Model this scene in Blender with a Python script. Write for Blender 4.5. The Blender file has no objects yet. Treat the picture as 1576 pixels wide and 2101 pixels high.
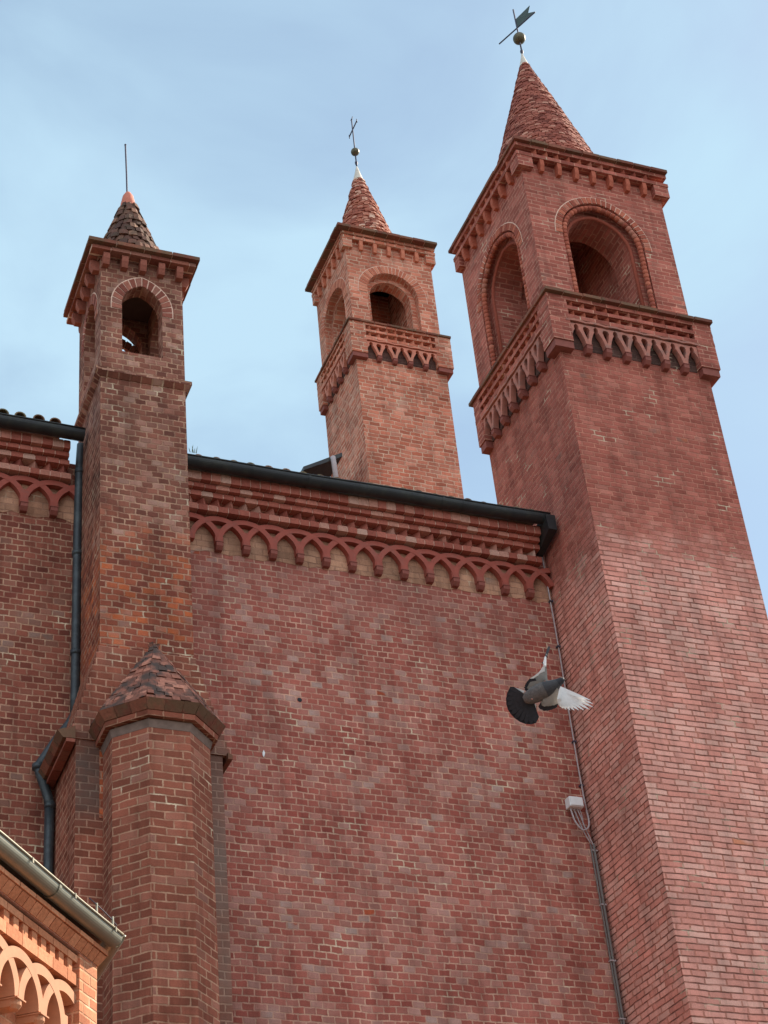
import bpy, bmesh, math, random
from mathutils import Vector, Matrix
from mathutils.geometry import tessellate_polygon
random.seed(7)
S = bpy.context.scene
C = S.collection
R = math.radians

# ------------------------------------------------------------------ camera
cam_d = bpy.data.cameras.new("camera")
cam = bpy.data.objects.new("camera", cam_d)
C.objects.link(cam)
YAW, PITCH, ROLL = 0.3299, 0.5648, -0.0466
fwd = Vector((math.sin(YAW) * math.cos(PITCH), math.cos(YAW) * math.cos(PITCH), math.sin(PITCH)))
rt0 = Vector((math.cos(YAW), -math.sin(YAW), 0))
up0 = rt0.cross(fwd)
rt = rt0 * math.cos(ROLL) + up0 * math.sin(ROLL)
upv = up0 * math.cos(ROLL) - rt0 * math.sin(ROLL)
M = Matrix((rt, upv, -fwd)).transposed().to_4x4()
M.translation = Vector((0, 0, 1.7))
cam.matrix_world = M
cam_d.sensor_fit = 'VERTICAL'
cam_d.sensor_height = 36.0
cam_d.sensor_width = 27.0
cam_d.lens = 3572 / 2101 * 36.0
cam_d.shift_x = (788 - 480) / 2101
cam_d.shift_y = (1330 - 1050.5) / 2101
cam_d.clip_start = 0.1
cam_d.clip_end = 3000
S.camera = cam

# ------------------------------------------------------------------ light
SUN_AZ = R(90 - 14)      # clockwise from +Y
SUN_EL = R(41)
w = bpy.data.worlds.new("World")
S.world = w
w.use_nodes = True
nt = w.node_tree
nt.nodes.clear()
out = nt.nodes.new('ShaderNodeOutputWorld')
bg = nt.nodes.new('ShaderNodeBackground')
bg.inputs['Strength'].default_value = 0.08
sky = nt.nodes.new('ShaderNodeTexSky')
sky.sky_type = 'NISHITA'
sky.sun_disc = False
sky.sun_elevation = SUN_EL
sky.sun_rotation = SUN_AZ
sky.air_density = 1.1
sky.dust_density = 0.7
tc = nt.nodes.new('ShaderNodeTexCoord')
n1 = nt.nodes.new('ShaderNodeTexNoise')
n1.inputs['Scale'].default_value = 3.6
n1.inputs['Detail'].default_value = 7
n1.inputs['Roughness'].default_value = 0.5
n1.inputs['Distortion'].default_value = 0.6
mp = nt.nodes.new('ShaderNodeMapping')
mp.inputs['Scale'].default_value = (1, 1, 1.7)
mp.inputs['Location'].default_value = (1.7, 0.85, 2.1)
nt.links.new(tc.outputs['Generated'], mp.inputs['Vector'])
nt.links.new(mp.outputs['Vector'], n1.inputs['Vector'])
rp = nt.nodes.new('ShaderNodeMapRange')
rp.inputs['From Min'].default_value = 0.36
rp.inputs['From Max'].default_value = 0.66
rp.inputs['To Min'].default_value = 0.36
rp.inputs['To Max'].default_value = 1.0
nt.links.new(n1.outputs['Fac'], rp.inputs['Value'])
mixc = nt.nodes.new('ShaderNodeMix')
mixc.data_type = 'RGBA'
CLOUD = (3.6, 5.1, 6.2, 1)
mixc.inputs['B'].default_value = CLOUD
nt.links.new(rp.outputs['Result'], mixc.inputs['Factor'])
nt.links.new(sky.outputs['Color'], mixc.inputs['A'])
# bright cloud added to the unseen southern sky behind the camera, to light the walls
sepd = nt.nodes.new('ShaderNodeSeparateXYZ')
nt.links.new(tc.outputs['Generated'], sepd.inputs[0])
south_fill = nt.nodes.new('ShaderNodeMapRange')
south_fill.interpolation_type = 'SMOOTHSTEP'
south_fill.inputs['From Min'].default_value = 0.15
south_fill.inputs['From Max'].default_value = -0.55
south_fill.inputs['To Min'].default_value = 0.0
south_fill.inputs['To Max'].default_value = 0.5
addn = nt.nodes.new('ShaderNodeMath')
addn.operation = 'MULTIPLY_ADD'
nt.links.new(n1.outputs['Fac'], addn.inputs[0])
addn.inputs[1].default_value = 0.5
nt.links.new(sepd.outputs[1], addn.inputs[2])
sb = nt.nodes.new('ShaderNodeMath')
sb.operation = 'SUBTRACT'
nt.links.new(addn.outputs[0], sb.inputs[0])
sb.inputs[1].default_value = 0.25
nt.links.new(sb.outputs[0], south_fill.inputs['Value'])
mixb = nt.nodes.new('ShaderNodeMix')
mixb.data_type = 'RGBA'
mixb.inputs['B'].default_value = (11.5, 11.8, 12.4, 1)
nt.links.new(south_fill.outputs['Result'], mixb.inputs['Factor'])
nt.links.new(mixc.outputs['Result'], mixb.inputs['A'])
nt.links.new(mixb.outputs['Result'], bg.inputs['Color'])
nt.links.new(bg.outputs['Background'], out.inputs['Surface'])

sd = bpy.data.lights.new("sun", 'SUN')
sd.energy = 5.0
sd.angle = R(0.5)
sd.color = (1.0, 0.88, 0.72)
so = bpy.data.objects.new("sun", sd)
C.objects.link(so)
sdir = Vector((math.sin(SUN_AZ) * math.cos(SUN_EL), math.cos(SUN_AZ) * math.cos(SUN_EL), math.sin(SUN_EL)))
so.rotation_euler = sdir.to_track_quat('Z', 'Y').to_euler()
so.location = (40, 0, 40)

S.view_settings.view_transform = 'Standard'
S.view_settings.look = 'None'
S.view_settings.exposure = 0.95
S.view_settings.gamma = 1.0
S.view_settings.use_curve_mapping = False


# ------------------------------------------------------------------ materials
def lin(r, g, b):
    def f(c):
        c /= 255.0
        return c / 12.92 if c <= 0.04045 else ((c + 0.055) / 1.055) ** 2.4
    return (f(r), f(g), f(b), 1.0)


class NT:
    def __init__(self, name):
        self.m = bpy.data.materials.new(name)
        self.m.use_nodes = True
        self.t = self.m.node_tree
        self.t.nodes.clear()
        self.o = self.t.nodes.new('ShaderNodeOutputMaterial')
        self.p = self.t.nodes.new('ShaderNodeBsdfPrincipled')
        self.t.links.new(self.p.outputs[0], self.o.inputs['Surface'])

    def n(self, ty, **kw):
        x = self.t.nodes.new(ty)
        for k, v in kw.items():
            setattr(x, k, v)
        return x

    def put(self, sock, v):
        if hasattr(v, 'is_linked') or isinstance(v, bpy.types.NodeSocket):
            self.t.links.new(v, sock)
        else:
            sock.default_value = v

    def math(self, op, a, b=None, c=None):
        x = self.n('ShaderNodeMath', operation=op)
        self.put(x.inputs[0], a)
        if b is not None:
            self.put(x.inputs[1], b)
        if c is not None:
            self.put(x.inputs[2], c)
        return x.outputs[0]

    def mapr(self, v, a, b, c, d, smooth=True):
        x = self.n('ShaderNodeMapRange')
        x.interpolation_type = 'SMOOTHSTEP' if smooth else 'LINEAR'
        self.put(x.inputs['Value'], v)
        for nme, q in zip(('From Min', 'From Max', 'To Min', 'To Max'), (a, b, c, d)):
            self.put(x.inputs[nme], q)
        return x.outputs['Result']

    def noise(self, vec, scale, detail=3, rough=0.55, dim='3D', col=False):
        x = self.n('ShaderNodeTexNoise')
        x.noise_dimensions = dim
        if vec is not None:
            self.put(x.inputs['Vector'], vec)
        x.inputs['Scale'].default_value = scale
        x.inputs['Detail'].default_value = detail
        x.inputs['Roughness'].default_value = rough
        return x.outputs['Color'] if col else x.outputs['Fac']

    def mix(self, f, a, b, mode='MIX'):
        x = self.n('ShaderNodeMix', data_type='RGBA', blend_type=mode)
        self.put(x.inputs['Factor'], f)
        self.put(x.inputs['A'], a)
        self.put(x.inputs['B'], b)
        return x.outputs['Result']

    def comb(self, x_, y_, z_=0.0):
        x = self.n('ShaderNodeCombineXYZ')
        self.put(x.inputs[0], x_)
        self.put(x.inputs[1], y_)
        self.put(x.inputs[2], z_)
        return x.outputs[0]

    def ramp(self, f, stops, interp='LINEAR'):
        x = self.n('ShaderNodeValToRGB')
        cr = x.color_ramp
        cr.interpolation = interp
        while len(cr.elements) > 1:
            cr.elements.remove(cr.elements[-1])
        cr.elements[0].position = stops[0][0]
        cr.elements[0].color = stops[0][1]
        for p_, c_ in stops[1:]:
            e = cr.elements.new(p_)
            e.color = c_
        self.put(x.inputs['Fac'], f)
        return x.outputs['Color']

    def bump(self, h, strength=0.5, dist=0.02):
        x = self.n('ShaderNodeBump')
        x.inputs['Strength'].default_value = strength
        x.inputs['Distance'].default_value = dist
        self.put(x.inputs['Height'], h)
        self.t.links.new(x.outputs['Normal'], self.p.inputs['Normal'])


K = 1.55


def al(c, k=K):
    r = lin(*c)
    return tuple(min(0.8, v * k) for v in r[:3]) + (1.0,)


def br(c):
    r = lin(*c)
    return (min(0.8, r[0] * 1.44), min(0.8, r[1] * 1.28), min(0.8, r[2] * 1.15), 1.0)


def brick_mat(name, w_=0.16, h_=0.0925, mort=0.016, pal=(), mortar=(176, 132, 120), fade=0.5, jit=0.012, rowj=0.15,
              patch=0.35, stain=0.25, pal2=None, split_z=None, w2=None, mort2=None, edge=0.006, dark_gap=0.0, bumpk=0.6,
              grime=None, vv=(0.80, 1.18)):
    b = NT(name)
    uv = b.n('ShaderNodeUVMap').outputs['UV']
    geo = b.n('ShaderNodeTexCoord').outputs['Object']
    sep0 = b.n('ShaderNodeSeparateXYZ')
    b.put(sep0.inputs[0], uv)
    nz = b.noise(uv, 2.6, 2, 0.5, col=True)
    nz2 = b.noise(uv, 14.0, 2, 0.5, col=True)

    def off(colr, amp):
        s = b.n('ShaderNodeVectorMath', operation='SUBTRACT')
        b.put(s.inputs[0], colr)
        s.inputs[1].default_value = (0.5, 0.5, 0.5)
        t = b.n('ShaderNodeVectorMath', operation='SCALE')
        b.put(t.inputs[0], s.outputs[0])
        t.inputs['Scale'].default_value = amp
        return t.outputs[0]
    a1 = b.n('ShaderNodeVectorMath', operation='ADD')
    b.put(a1.inputs[0], uv)
    b.put(a1.inputs[1], off(nz, jit * 4))
    a2 = b.n('ShaderNodeVectorMath', operation='ADD')
    b.put(a2.inputs[0], a1.outputs[0])
    b.put(a2.inputs[1], off(nz2, jit * 1.2))
    sep = b.n('ShaderNodeSeparateXYZ')
    b.put(sep.inputs[0], a2.outputs[0])
    u, v = sep.outputs[0], sep.outputs[1]
    split = None
    if split_z is not None:
        nb = b.noise(uv, 3.0, 3)
        split = b.mapr(b.math('ADD', sep0.outputs[1], b.math('MULTIPLY', nb, 1.6)), split_z + 0.0, split_z + 1.5, 1.0, 0.0)
    vr = b.math('DIVIDE', v, h_)
    row = b.math('FLOOR', vr)
    fy = b.math('FRACT', vr)
    wn = b.n('ShaderNodeTexWhiteNoise', noise_dimensions='1D')
    b.put(wn.inputs['W'], b.math('ADD', row, 0.37))
    rr = wn.outputs['Value']
    half = b.math('MULTIPLY', b.math('MODULO', b.math('ADD', row, 1000.0), 2.0), 0.5)
    if w2 is not None:
        ww = b.math('ADD', b.math('MULTIPLY', b.math('LESS_THAN', rr, 0.62), w2 - w_), w_)
        if split is not None:
            ww = b.math('ADD', w_, b.math('MULTIPLY', b.math('SUBTRACT', ww, w_), b.math('GREATER_THAN', split, 0.5)))
    else:
        ww = w_
    uu = b.math('ADD', b.math('ADD', b.math('DIVIDE', u, ww), half), b.math('MULTIPLY', b.math('SUBTRACT', rr, 0.5), rowj))
    colm = b.math('FLOOR', uu)
    fx = b.math('FRACT', uu)
    dx = b.math('MULTIPLY', b.math('MINIMUM', fx, b.math('SUBTRACT', 1.0, fx)), ww)
    dy = b.math('MULTIPLY', b.math('MINIMUM', fy, b.math('SUBTRACT', 1.0, fy)), h_)
    d = b.math('MINIMUM', dx, dy)
    ne = b.noise(uv, 38.0, 3)
    d = b.math('ADD', d, b.math('MULTIPLY', b.math('SUBTRACT', ne, 0.5), edge * 2))
    mw = mort / 2
    if mort2 is not None and split is not None:
        mw = b.math('ADD', mort / 2, b.math('MULTIPLY', split, (mort2 - mort) / 2))
        mask = b.mapr(d, b.math('SUBTRACT', mw, 0.003), b.math('ADD', mw, 0.006), 1.0, 0.0)
    else:
        mask = b.mapr(d, mw - 0.003, mw + 0.006, 1.0, 0.0)
    cell = b.comb(colm, row, 0.0)
    w2n = b.n('ShaderNodeTexWhiteNoise', noise_dimensions='2D')
    b.put(w2n.inputs['Vector'], cell)
    rnd = w2n.outputs['Value']
    w3n = b.n('ShaderNodeTexWhiteNoise', noise_dimensions='3D')
    b.put(w3n.inputs['Vector'], b.comb(colm, row, 5.3))
    rnd2 = w3n.outputs['Value']
    # patchiness pushes neighbouring bricks to the same end of the palette
    big = b.noise(uv, 0.9, 3, 0.6)
    sel = b.math('ADD', b.math('MULTIPLY', rnd, 1.0 - patch), b.math('MULTIPLY', b.mapr(big, 0.3, 0.7, 0.0, 1.0, False), patch))
    colr = b.ramp(sel, [(p_, br(c_)) for p_, c_ in pal])
    if pal2 is not None:
        colr = b.mix(split, colr, b.ramp(sel, [(p_, br(c_)) for p_, c_ in pal2]))
    fine = b.noise(uv, 55.0, 4, 0.65)
    val = b.math('MULTIPLY', b.mapr(rnd2, 0, 1, vv[0], vv[1], False), b.mapr(fine, 0.25, 0.75, 0.8, 1.16, False))
    colr = b.mix(1.0, colr, b.comb(val, val, val), 'MULTIPLY')
    mn = b.noise(uv, 4.5, 4, 0.6)
    mcol = b.mix(b.mapr(mn, 0.35, 0.68, 0.0, 1.0), br(mortar), br(tuple(int(q * 0.86) for q in mortar)))
    mcol = b.mix(b.mapr(b.noise(uv, 1.9, 3, 0.6), 0.58, 0.68, 0.0, 0.75), mcol, br((214, 190, 170)))
    mfac = b.math('MULTIPLY', mask, b.mapr(b.noise(uv, 3.3, 4, 0.65), 0.3, 0.62, 1.0 - fade, 1.0))
    col = b.mix(mfac, colr, mcol)
    if dark_gap > 0:
        # deep unfilled bed joints
        g = b.mapr(b.math('ABSOLUTE', b.math('SUBTRACT', b.math('ABSOLUTE', b.math("SUBTRACT", fy, 0.5)), 0.5)), 0.0, 0.13, 1.0, 0.0)
        gm = b.math('MULTIPLY', g, b.mapr(b.noise(uv, 5.0, 3), 0.36, 0.56, 0.0, dark_gap))
        if split is not None:
            gm = b.math('MULTIPLY', gm, split)
        col = b.mix(gm, col, (0.05, 0.025, 0.02, 1))
    st = b.noise(uv, 0.7, 5, 0.7)
    stv = b.mapr(st, 0.34, 0.66, 1.0 - stain, 1.0 + stain * 0.5, False)
    col = b.mix(1.0, col, b.comb(stv, stv, stv), 'MULTIPLY')
    sk = b.noise(b.comb(b.math('MULTIPLY', sep0.outputs[0], 4.2), b.math('MULTIPLY', sep0.outputs[1], 0.32), 0.0), 1.0, 5, 0.65)
    skv = b.mapr(sk, 0.34, 0.56, 0.80, 1.05)
    col = b.mix(1.0, col, b.comb(skv, skv, skv), 'MULTIPLY')
    if grime:
        for (uc, vc, ru, rv, amt, gc) in grime:
            du = b.math('DIVIDE', b.math('SUBTRACT', sep0.outputs[0], uc), ru)
            dv = b.math('DIVIDE', b.math('SUBTRACT', sep0.outputs[1], vc), rv)
            rr2 = b.math('ADD', b.math('MULTIPLY', du, du), b.math('MULTIPLY', dv, dv))
            rr2 = b.math('ADD', rr2, b.math('MULTIPLY', b.math('SUBTRACT', b.noise(uv, 2.2, 4, 0.65), 0.5), 2.2))
            gf = b.mapr(rr2, -0.6, 1.5, amt, 0.0)
            col = b.mix(gf, col, b.mix(b.math('MULTIPLY', mask, 0.6), al(gc), al(tuple(min(255, int(q * 1.25)) for q in gc))))
    b.put(b.p.inputs['Base Color'], col)
    b.p.inputs['Roughness'].default_value = 0.93
    b.p.inputs['Specular IOR Level'].default_value = 0.2
    hgt = b.math('ADD', b.math('MULTIPLY', b.math('SUBTRACT', 1.0, mask), 1.0),
                 b.math('ADD', b.math('MULTIPLY', fine, 0.45), b.math('MULTIPLY', rnd, 0.5)))
    b.bump(hgt, bumpk, 0.012)
    return b.m


def island_mat(name, pal, rough=0.9, scale=30, var=0.25, bump=0.4, dist=0.01, dirt=None):
    b = NT(name)
    g = b.n('ShaderNodeNewGeometry')
    oc = b.n('ShaderNodeTexCoord').outputs['Object']
    colr = b.ramp(g.outputs['Random Per Island'], [(p_, br(c_)) for p_, c_ in pal])
    f = b.noise(oc, scale, 4, 0.65)
    v = b.mapr(f, 0.25, 0.75, 1 - var, 1 + var, False)
    col = b.mix(1.0, colr, b.comb(v, v, v), 'MULTIPLY')
    if dirt:
        col = b.mix(b.mapr(b.noise(oc, dirt[1], 4, 0.6), 0.44, 0.6, 0.0, dirt[2]), col, al(dirt[0]))
    b.put(b.p.inputs['Base Color'], col)
    b.p.inputs['Roughness'].default_value = rough
    b.p.inputs['Specular IOR Level'].default_value = 0.25
    b.bump(f, bump, dist)
    return b.m


def plain_mat(name, c, rough=0.7, metal=0.0, scale=12, var=0.15, dirt=None, k=K, spec=0.4, bump=0.1):
    b = NT(name)
    oc = b.n('ShaderNodeTexCoord').outputs['Object']
    f = b.noise(oc, scale, 4, 0.6)
    v = b.mapr(f, 0.25, 0.75, 1 - var, 1 + var, False)
    col = b.mix(1.0, al(c, k), b.comb(v, v, v), 'MULTIPLY')
    if dirt:
        col = b.mix(b.mapr(b.noise(oc, dirt[1], 4, 0.65), 0.45, 0.68, 0.0, dirt[2]), col, al(dirt[0], k))
    b.put(b.p.inputs['Base Color'], col)
    b.p.inputs['Roughness'].default_value = rough
    b.p.inputs['Metallic'].default_value = metal
    b.p.inputs['Specular IOR Level'].default_value = spec
    b.bump(f, bump, 0.01)
    return b.m


P_WALL = [(0.0, (108, 54, 51)), (0.06, (124, 67, 61)), (0.2, (136, 78, 71)), (0.45, (142, 86, 78)), (0.62, (146, 94, 87)), (0.72, (148, 105, 98)),
          (0.78, (149, 112, 106)), (0.86, (152, 122, 117)), (0.92, (156, 136, 133)), (0.95, (150, 118, 112)), (0.96, (150, 76, 56)), (1.0, (158, 80, 56))]
M_wall = brick_mat("wall_brick", pal=P_WALL, mortar=(180, 146, 132), fade=0.7, jit=0.013, edge=0.009, patch=0.3, stain=0.26, vv=(0.88, 1.11), grime=[(5.6, 14.6, 0.7, 3.0, 0.5, (104, 68, 60)), (8.5, 15.6, 4.0, 0.5, 0.35, (112, 74, 66))])
P_LEFT = [(0.0, (94, 52, 46)), (0.3, (112, 66, 57)), (0.6, (124, 76, 65)), (0.78, (126, 90, 80)), (0.9, (124, 104, 98)), (1.0, (146, 78, 52))]
M_left = brick_mat("side_bay_brick", w_=0.166, h_=0.097, pal=P_LEFT, mortar=(166, 136, 118), fade=0.7, jit=0.012, edge=0.008, patch=0.4, stain=0.2)
P_TUR = [(0.0, (88, 56, 50)), (0.3, (108, 70, 61)), (0.55, (122, 80, 69)), (0.72, (130, 92, 82)), (0.88, (152, 124, 114)), (0.95, (124, 70, 56)), (1.0, (150, 80, 58))]
P_TUR2 = [(0.0, (92, 52, 46)), (0.3, (118, 66, 54)), (0.55, (140, 80, 62)), (0.72, (160, 88, 56)), (0.86, (130, 104, 98)), (1.0, (170, 98, 58))]
M_tur = brick_mat("turret_brick", w_=0.158, h_=0.0952, mort=0.018, pal=P_TUR, pal2=P_TUR2, split_z=15.2, mortar=(166, 134, 116), fade=0.85, jit=0.013, edge=0.009,
                  patch=0.35, stain=0.3, bumpk=0.8)
P_OCT = [(0.0, (102, 60, 50)), (0.35, (120, 73, 60)), (0.6, (128, 79, 66)), (0.8, (134, 92, 80)), (0.9, (124, 90, 82)), (0.95, (132, 76, 58)), (1.0, (154, 84, 52))]
M_oct = brick_mat("buttress_brick", w_=0.245, h_=0.1005, mort=0.016, pal=P_OCT, mortar=(166, 134, 115), fade=0.75, jit=0.010, edge=0.008, patch=0.3, stain=0.25, vv=(0.86, 1.14))
M_pil = brick_mat("pilaster_brick", w_=0.2, h_=0.097, mort=0.016, pal=P_OCT, mortar=(172, 136, 118), fade=0.5, jit=0.009, patch=0.3, stain=0.22,
                  grime=[(4.25, 11.6, 0.4, 0.75, 0.95, (78, 66, 60)), (5.75, 11.2, 0.35, 1.4, 0.9, (100, 84, 76)), (5.8, 9.5, 0.3, 1.6, 0.6, (112, 94, 84))])
P_BUP = [(0.0, (124, 70, 62)), (0.3, (140, 82, 73)), (0.6, (150, 90, 81)), (0.85, (156, 100, 90)), (0.95, (126, 90, 83)), (1.0, (158, 92, 70))]
P_BLOW = [(0.0, (180, 122, 113)), (0.25, (192, 137, 128)), (0.55, (199, 147, 139)), (0.8, (206, 158, 150)), (0.94, (196, 154, 145)), (1.0, (186, 124, 98))]
M_big = brick_mat("tower_brick", w_=0.2, h_=0.0868, mort=0.016, pal=P_BUP, mortar=(172, 118, 104), fade=0.45, jit=0.008, rowj=0.4, patch=0.3,
                  stain=0.2, pal2=P_BLOW, split_z=16.2, w2=0.31, mort2=0.017, dark_gap=0.8, bumpk=0.9, vv=(0.9, 1.09))
M_belf = brick_mat("belfry_brick", w_=0.26, h_=0.0868, mort=0.016, pal=P_BUP, mortar=(178, 132, 118), fade=0.7, jit=0.007, rowj=0.3, patch=0.3, stain=0.18)
P_MID = [(0.0, (144, 82, 64)), (0.3, (162, 100, 82)), (0.6, (174, 114, 96)), (0.85, (180, 130, 114)), (1.0, (188, 156, 142))]
M_mid = brick_mat("far_tower_brick", w_=0.25, h_=0.104, mort=0.02, pal=P_MID, mortar=(206, 170, 152), fade=0.5, jit=0.018, rowj=0.9, patch=0.35,
                  stain=0.22, bumpk=0.9)
P_CHP = [(0.0, (160, 102, 78)), (0.5, (172, 116, 90)), (1.0, (180, 128, 102))]
M_chp = brick_mat("chapel_brick", w_=0.25, h_=0.095, mort=0.014, pal=P_CHP, mortar=(186, 148, 122), fade=0.4, jit=0.006, patch=0.2, stain=0.12)
M_isl = island_mat("cornice_brick", [(0.0, (122, 70, 62)), (0.35, (138, 82, 72)), (0.65, (150, 94, 84)), (0.85, (156, 112, 101)), (1.0, (164, 138, 129))])
M_vous = island_mat("voussoir_brick", [(0.0, (120, 64, 54)), (0.5, (146, 82, 66)), (0.85, (160, 96, 78)), (1.0, (150, 104, 92))])
M_vous_t = island_mat("turret_voussoir_brick", [(0.0, (104, 60, 52)), (0.5, (124, 76, 66)), (0.85, (140, 92, 80)), (1.0, (118, 88, 80))])
M_vous_m = island_mat("far_voussoir_brick", [(0.0, (150, 90, 72)), (0.5, (166, 104, 84)), (1.0, (180, 126, 106))])
M_chpi = island_mat("chapel_cornice_brick", [(0.0, (152, 100, 74)), (0.5, (166, 114, 86)), (1.0, (178, 128, 100))])
M_mort = plain_mat("pointing_mortar", (188, 158, 140), 0.95, var=0.2, scale=20)
M_mortd = plain_mat("old_mortar", (150, 112, 98), 0.95, var=0.25, scale=20)
M_shade = brick_mat("shade_toned_brick", w_=0.2, h_=0.0868, pal=[(0, (64, 50, 48)), (1, (88, 66, 62))], mortar=(92, 76, 70), fade=0.8)  # brick darkened in its colour to stand for recess shade
M_grmy = plain_mat("grimy_mortar", (98, 82, 74), 0.95, var=0.3, scale=9)
M_tcot = plain_mat("painted_terracotta", (128, 62, 50), 0.75, var=0.14, scale=9, dirt=((116, 72, 62), 5, 0.5))
M_tcot2 = plain_mat("carved_terracotta", (146, 92, 78), 0.85, var=0.22, scale=9, dirt=((108, 84, 76), 6, 0.7))
M_tcot3 = plain_mat("far_terracotta", (168, 104, 84), 0.85, var=0.2, scale=9, dirt=((140, 100, 84), 6, 0.6))
M_tcotc = plain_mat("chapel_terracotta", (158, 110, 82), 0.8, var=0.12, scale=9)
M_corb = plain_mat("dark_corbel_brick", (112, 62, 53), 0.85, var=0.2, scale=14)
M_plas = brick_mat("limewashed_brick", w_=0.2, h_=0.11, mort=0.014, pal=[(0, (142, 108, 90)), (0.5, (164, 130, 110)), (0.8, (160, 128, 110)), (1, (140, 130, 124))],
                   mortar=(150, 118, 102), fade=1.0, jit=0.014, patch=0.75, stain=0.4)
M_tile = island_mat("slab_tile", [(0.0, (92, 58, 50)), (0.5, (106, 66, 56)), (1.0, (120, 80, 66))], dirt=((82, 72, 54), 3, 0.6))
M_cone_t = island_mat("weathered_cone_brick", [(0.0, (66, 48, 44)), (0.5, (92, 66, 58)), (0.8, (110, 80, 69)), (1.0, (124, 98, 84))], dirt=((64, 56, 44), 6, 0.5))
M_cone_m = island_mat("mottled_cone_brick", [(0.0, (112, 64, 54)), (0.35, (136, 80, 66)), (0.65, (150, 96, 80)), (0.85, (166, 128, 114)), (1.0, (186, 164, 150))])
M_cone_b = island_mat("red_cone_brick", [(0.0, (100, 56, 48)), (0.4, (124, 70, 60)), (0.75, (138, 84, 72)), (0.93, (146, 98, 86)), (1.0, (168, 130, 116))])
M_octr = island_mat("roof_course_brick", [(0.0, (96, 66, 58)), (0.5, (130, 88, 77)), (1.0, (162, 116, 102))], scale=18, var=0.3, dirt=((62, 53, 49), 3.4, 0.95))
M_capw = plain_mat("cement_cap", (176, 168, 156), 0.9, var=0.2)
M_capt = plain_mat("terracotta_cap", (164, 96, 78), 0.8, var=0.12)
M_gut = plain_mat("dark_gutter_metal", (36, 38, 40), 0.45, 0.2, var=0.25, scale=3, dirt=((50, 52, 47), 5, 0.6))
M_pipe = plain_mat("downpipe_metal", (46, 52, 56), 0.45, 0.2, var=0.25, scale=4, dirt=((70, 78, 80), 7, 0.5))
M_gutc = plain_mat("beige_gutter_metal", (122, 118, 104), 0.38, 0.5, var=0.12, scale=4, dirt=((120, 116, 98), 6, 0.35))
M_iron = plain_mat("dark_iron", (60, 58, 70), 0.6, 0.4)
M_ball = plain_mat("tarnished_ball", (84, 78, 60), 0.5, 0.5, dirt=((40, 40, 34), 10, 0.7))
M_flag = plain_mat("verdigris_sheet", (62, 72, 68), 0.6, 0.3)
M_cond = plain_mat("grey_conduit", (140, 130, 130), 0.6)
M_duct = plain_mat("grey_duct", (96, 90, 86), 0.75, var=0.25, dirt=((80, 74, 70), 12, 0.7))
M_box = plain_mat("white_plastic", (206, 200, 190), 0.5, var=0.06)
M_roof = island_mat("old_roof_tile", [(0.0, (88, 74, 64)), (0.5, (112, 88, 74)), (1.0, (132, 104, 86))], dirt=((96, 96, 70), 4, 0.6))
M_dark = plain_mat("dark_timber", (60, 46, 40), 0.9)
M_grnd = plain_mat("stone_paving", (58, 55, 51), 0.9, var=0.12, scale=0.5)
M_moss = plain_mat("green_weed", (84, 96, 58), 0.9)
M_slate = plain_mat("slate_feathers", (50, 48, 50), 0.6, var=0.22, scale=60, spec=0.3)
M_grey = plain_mat("grey_feathers", (112, 108, 103), 0.75, var=0.1, scale=70)
M_white = plain_mat("white_feathers", (214, 220, 228), 0.7, var=0.06, scale=60)
M_black = plain_mat("black_feathers", (26, 26, 32), 0.7, var=0.3, scale=40)
M_foot = plain_mat("pinkish_foot", (140, 104, 96), 0.8)
M_char = plain_mat("charcoal_feathers", (35, 34, 39), 0.7, var=0.3, scale=50)
M_belly = plain_mat("belly_feathers", (74, 69, 67), 0.75, var=0.35, scale=60)
M_eye = plain_mat("orange_eye", (170, 90, 30), 0.3)


# ------------------------------------------------------------------ mesh helpers
class Fr:
    """a wall frame: u along the wall, o outward from it, z up"""
    def __init__(s, org, t, n):
        s.org, s.t, s.n = Vector(org), Vector(t).normalized(), Vector(n).normalized()

    def __call__(s, u, o, z):
        p = s.org + s.t * u + s.n * o
        return (p.x, p.y, z)


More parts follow.
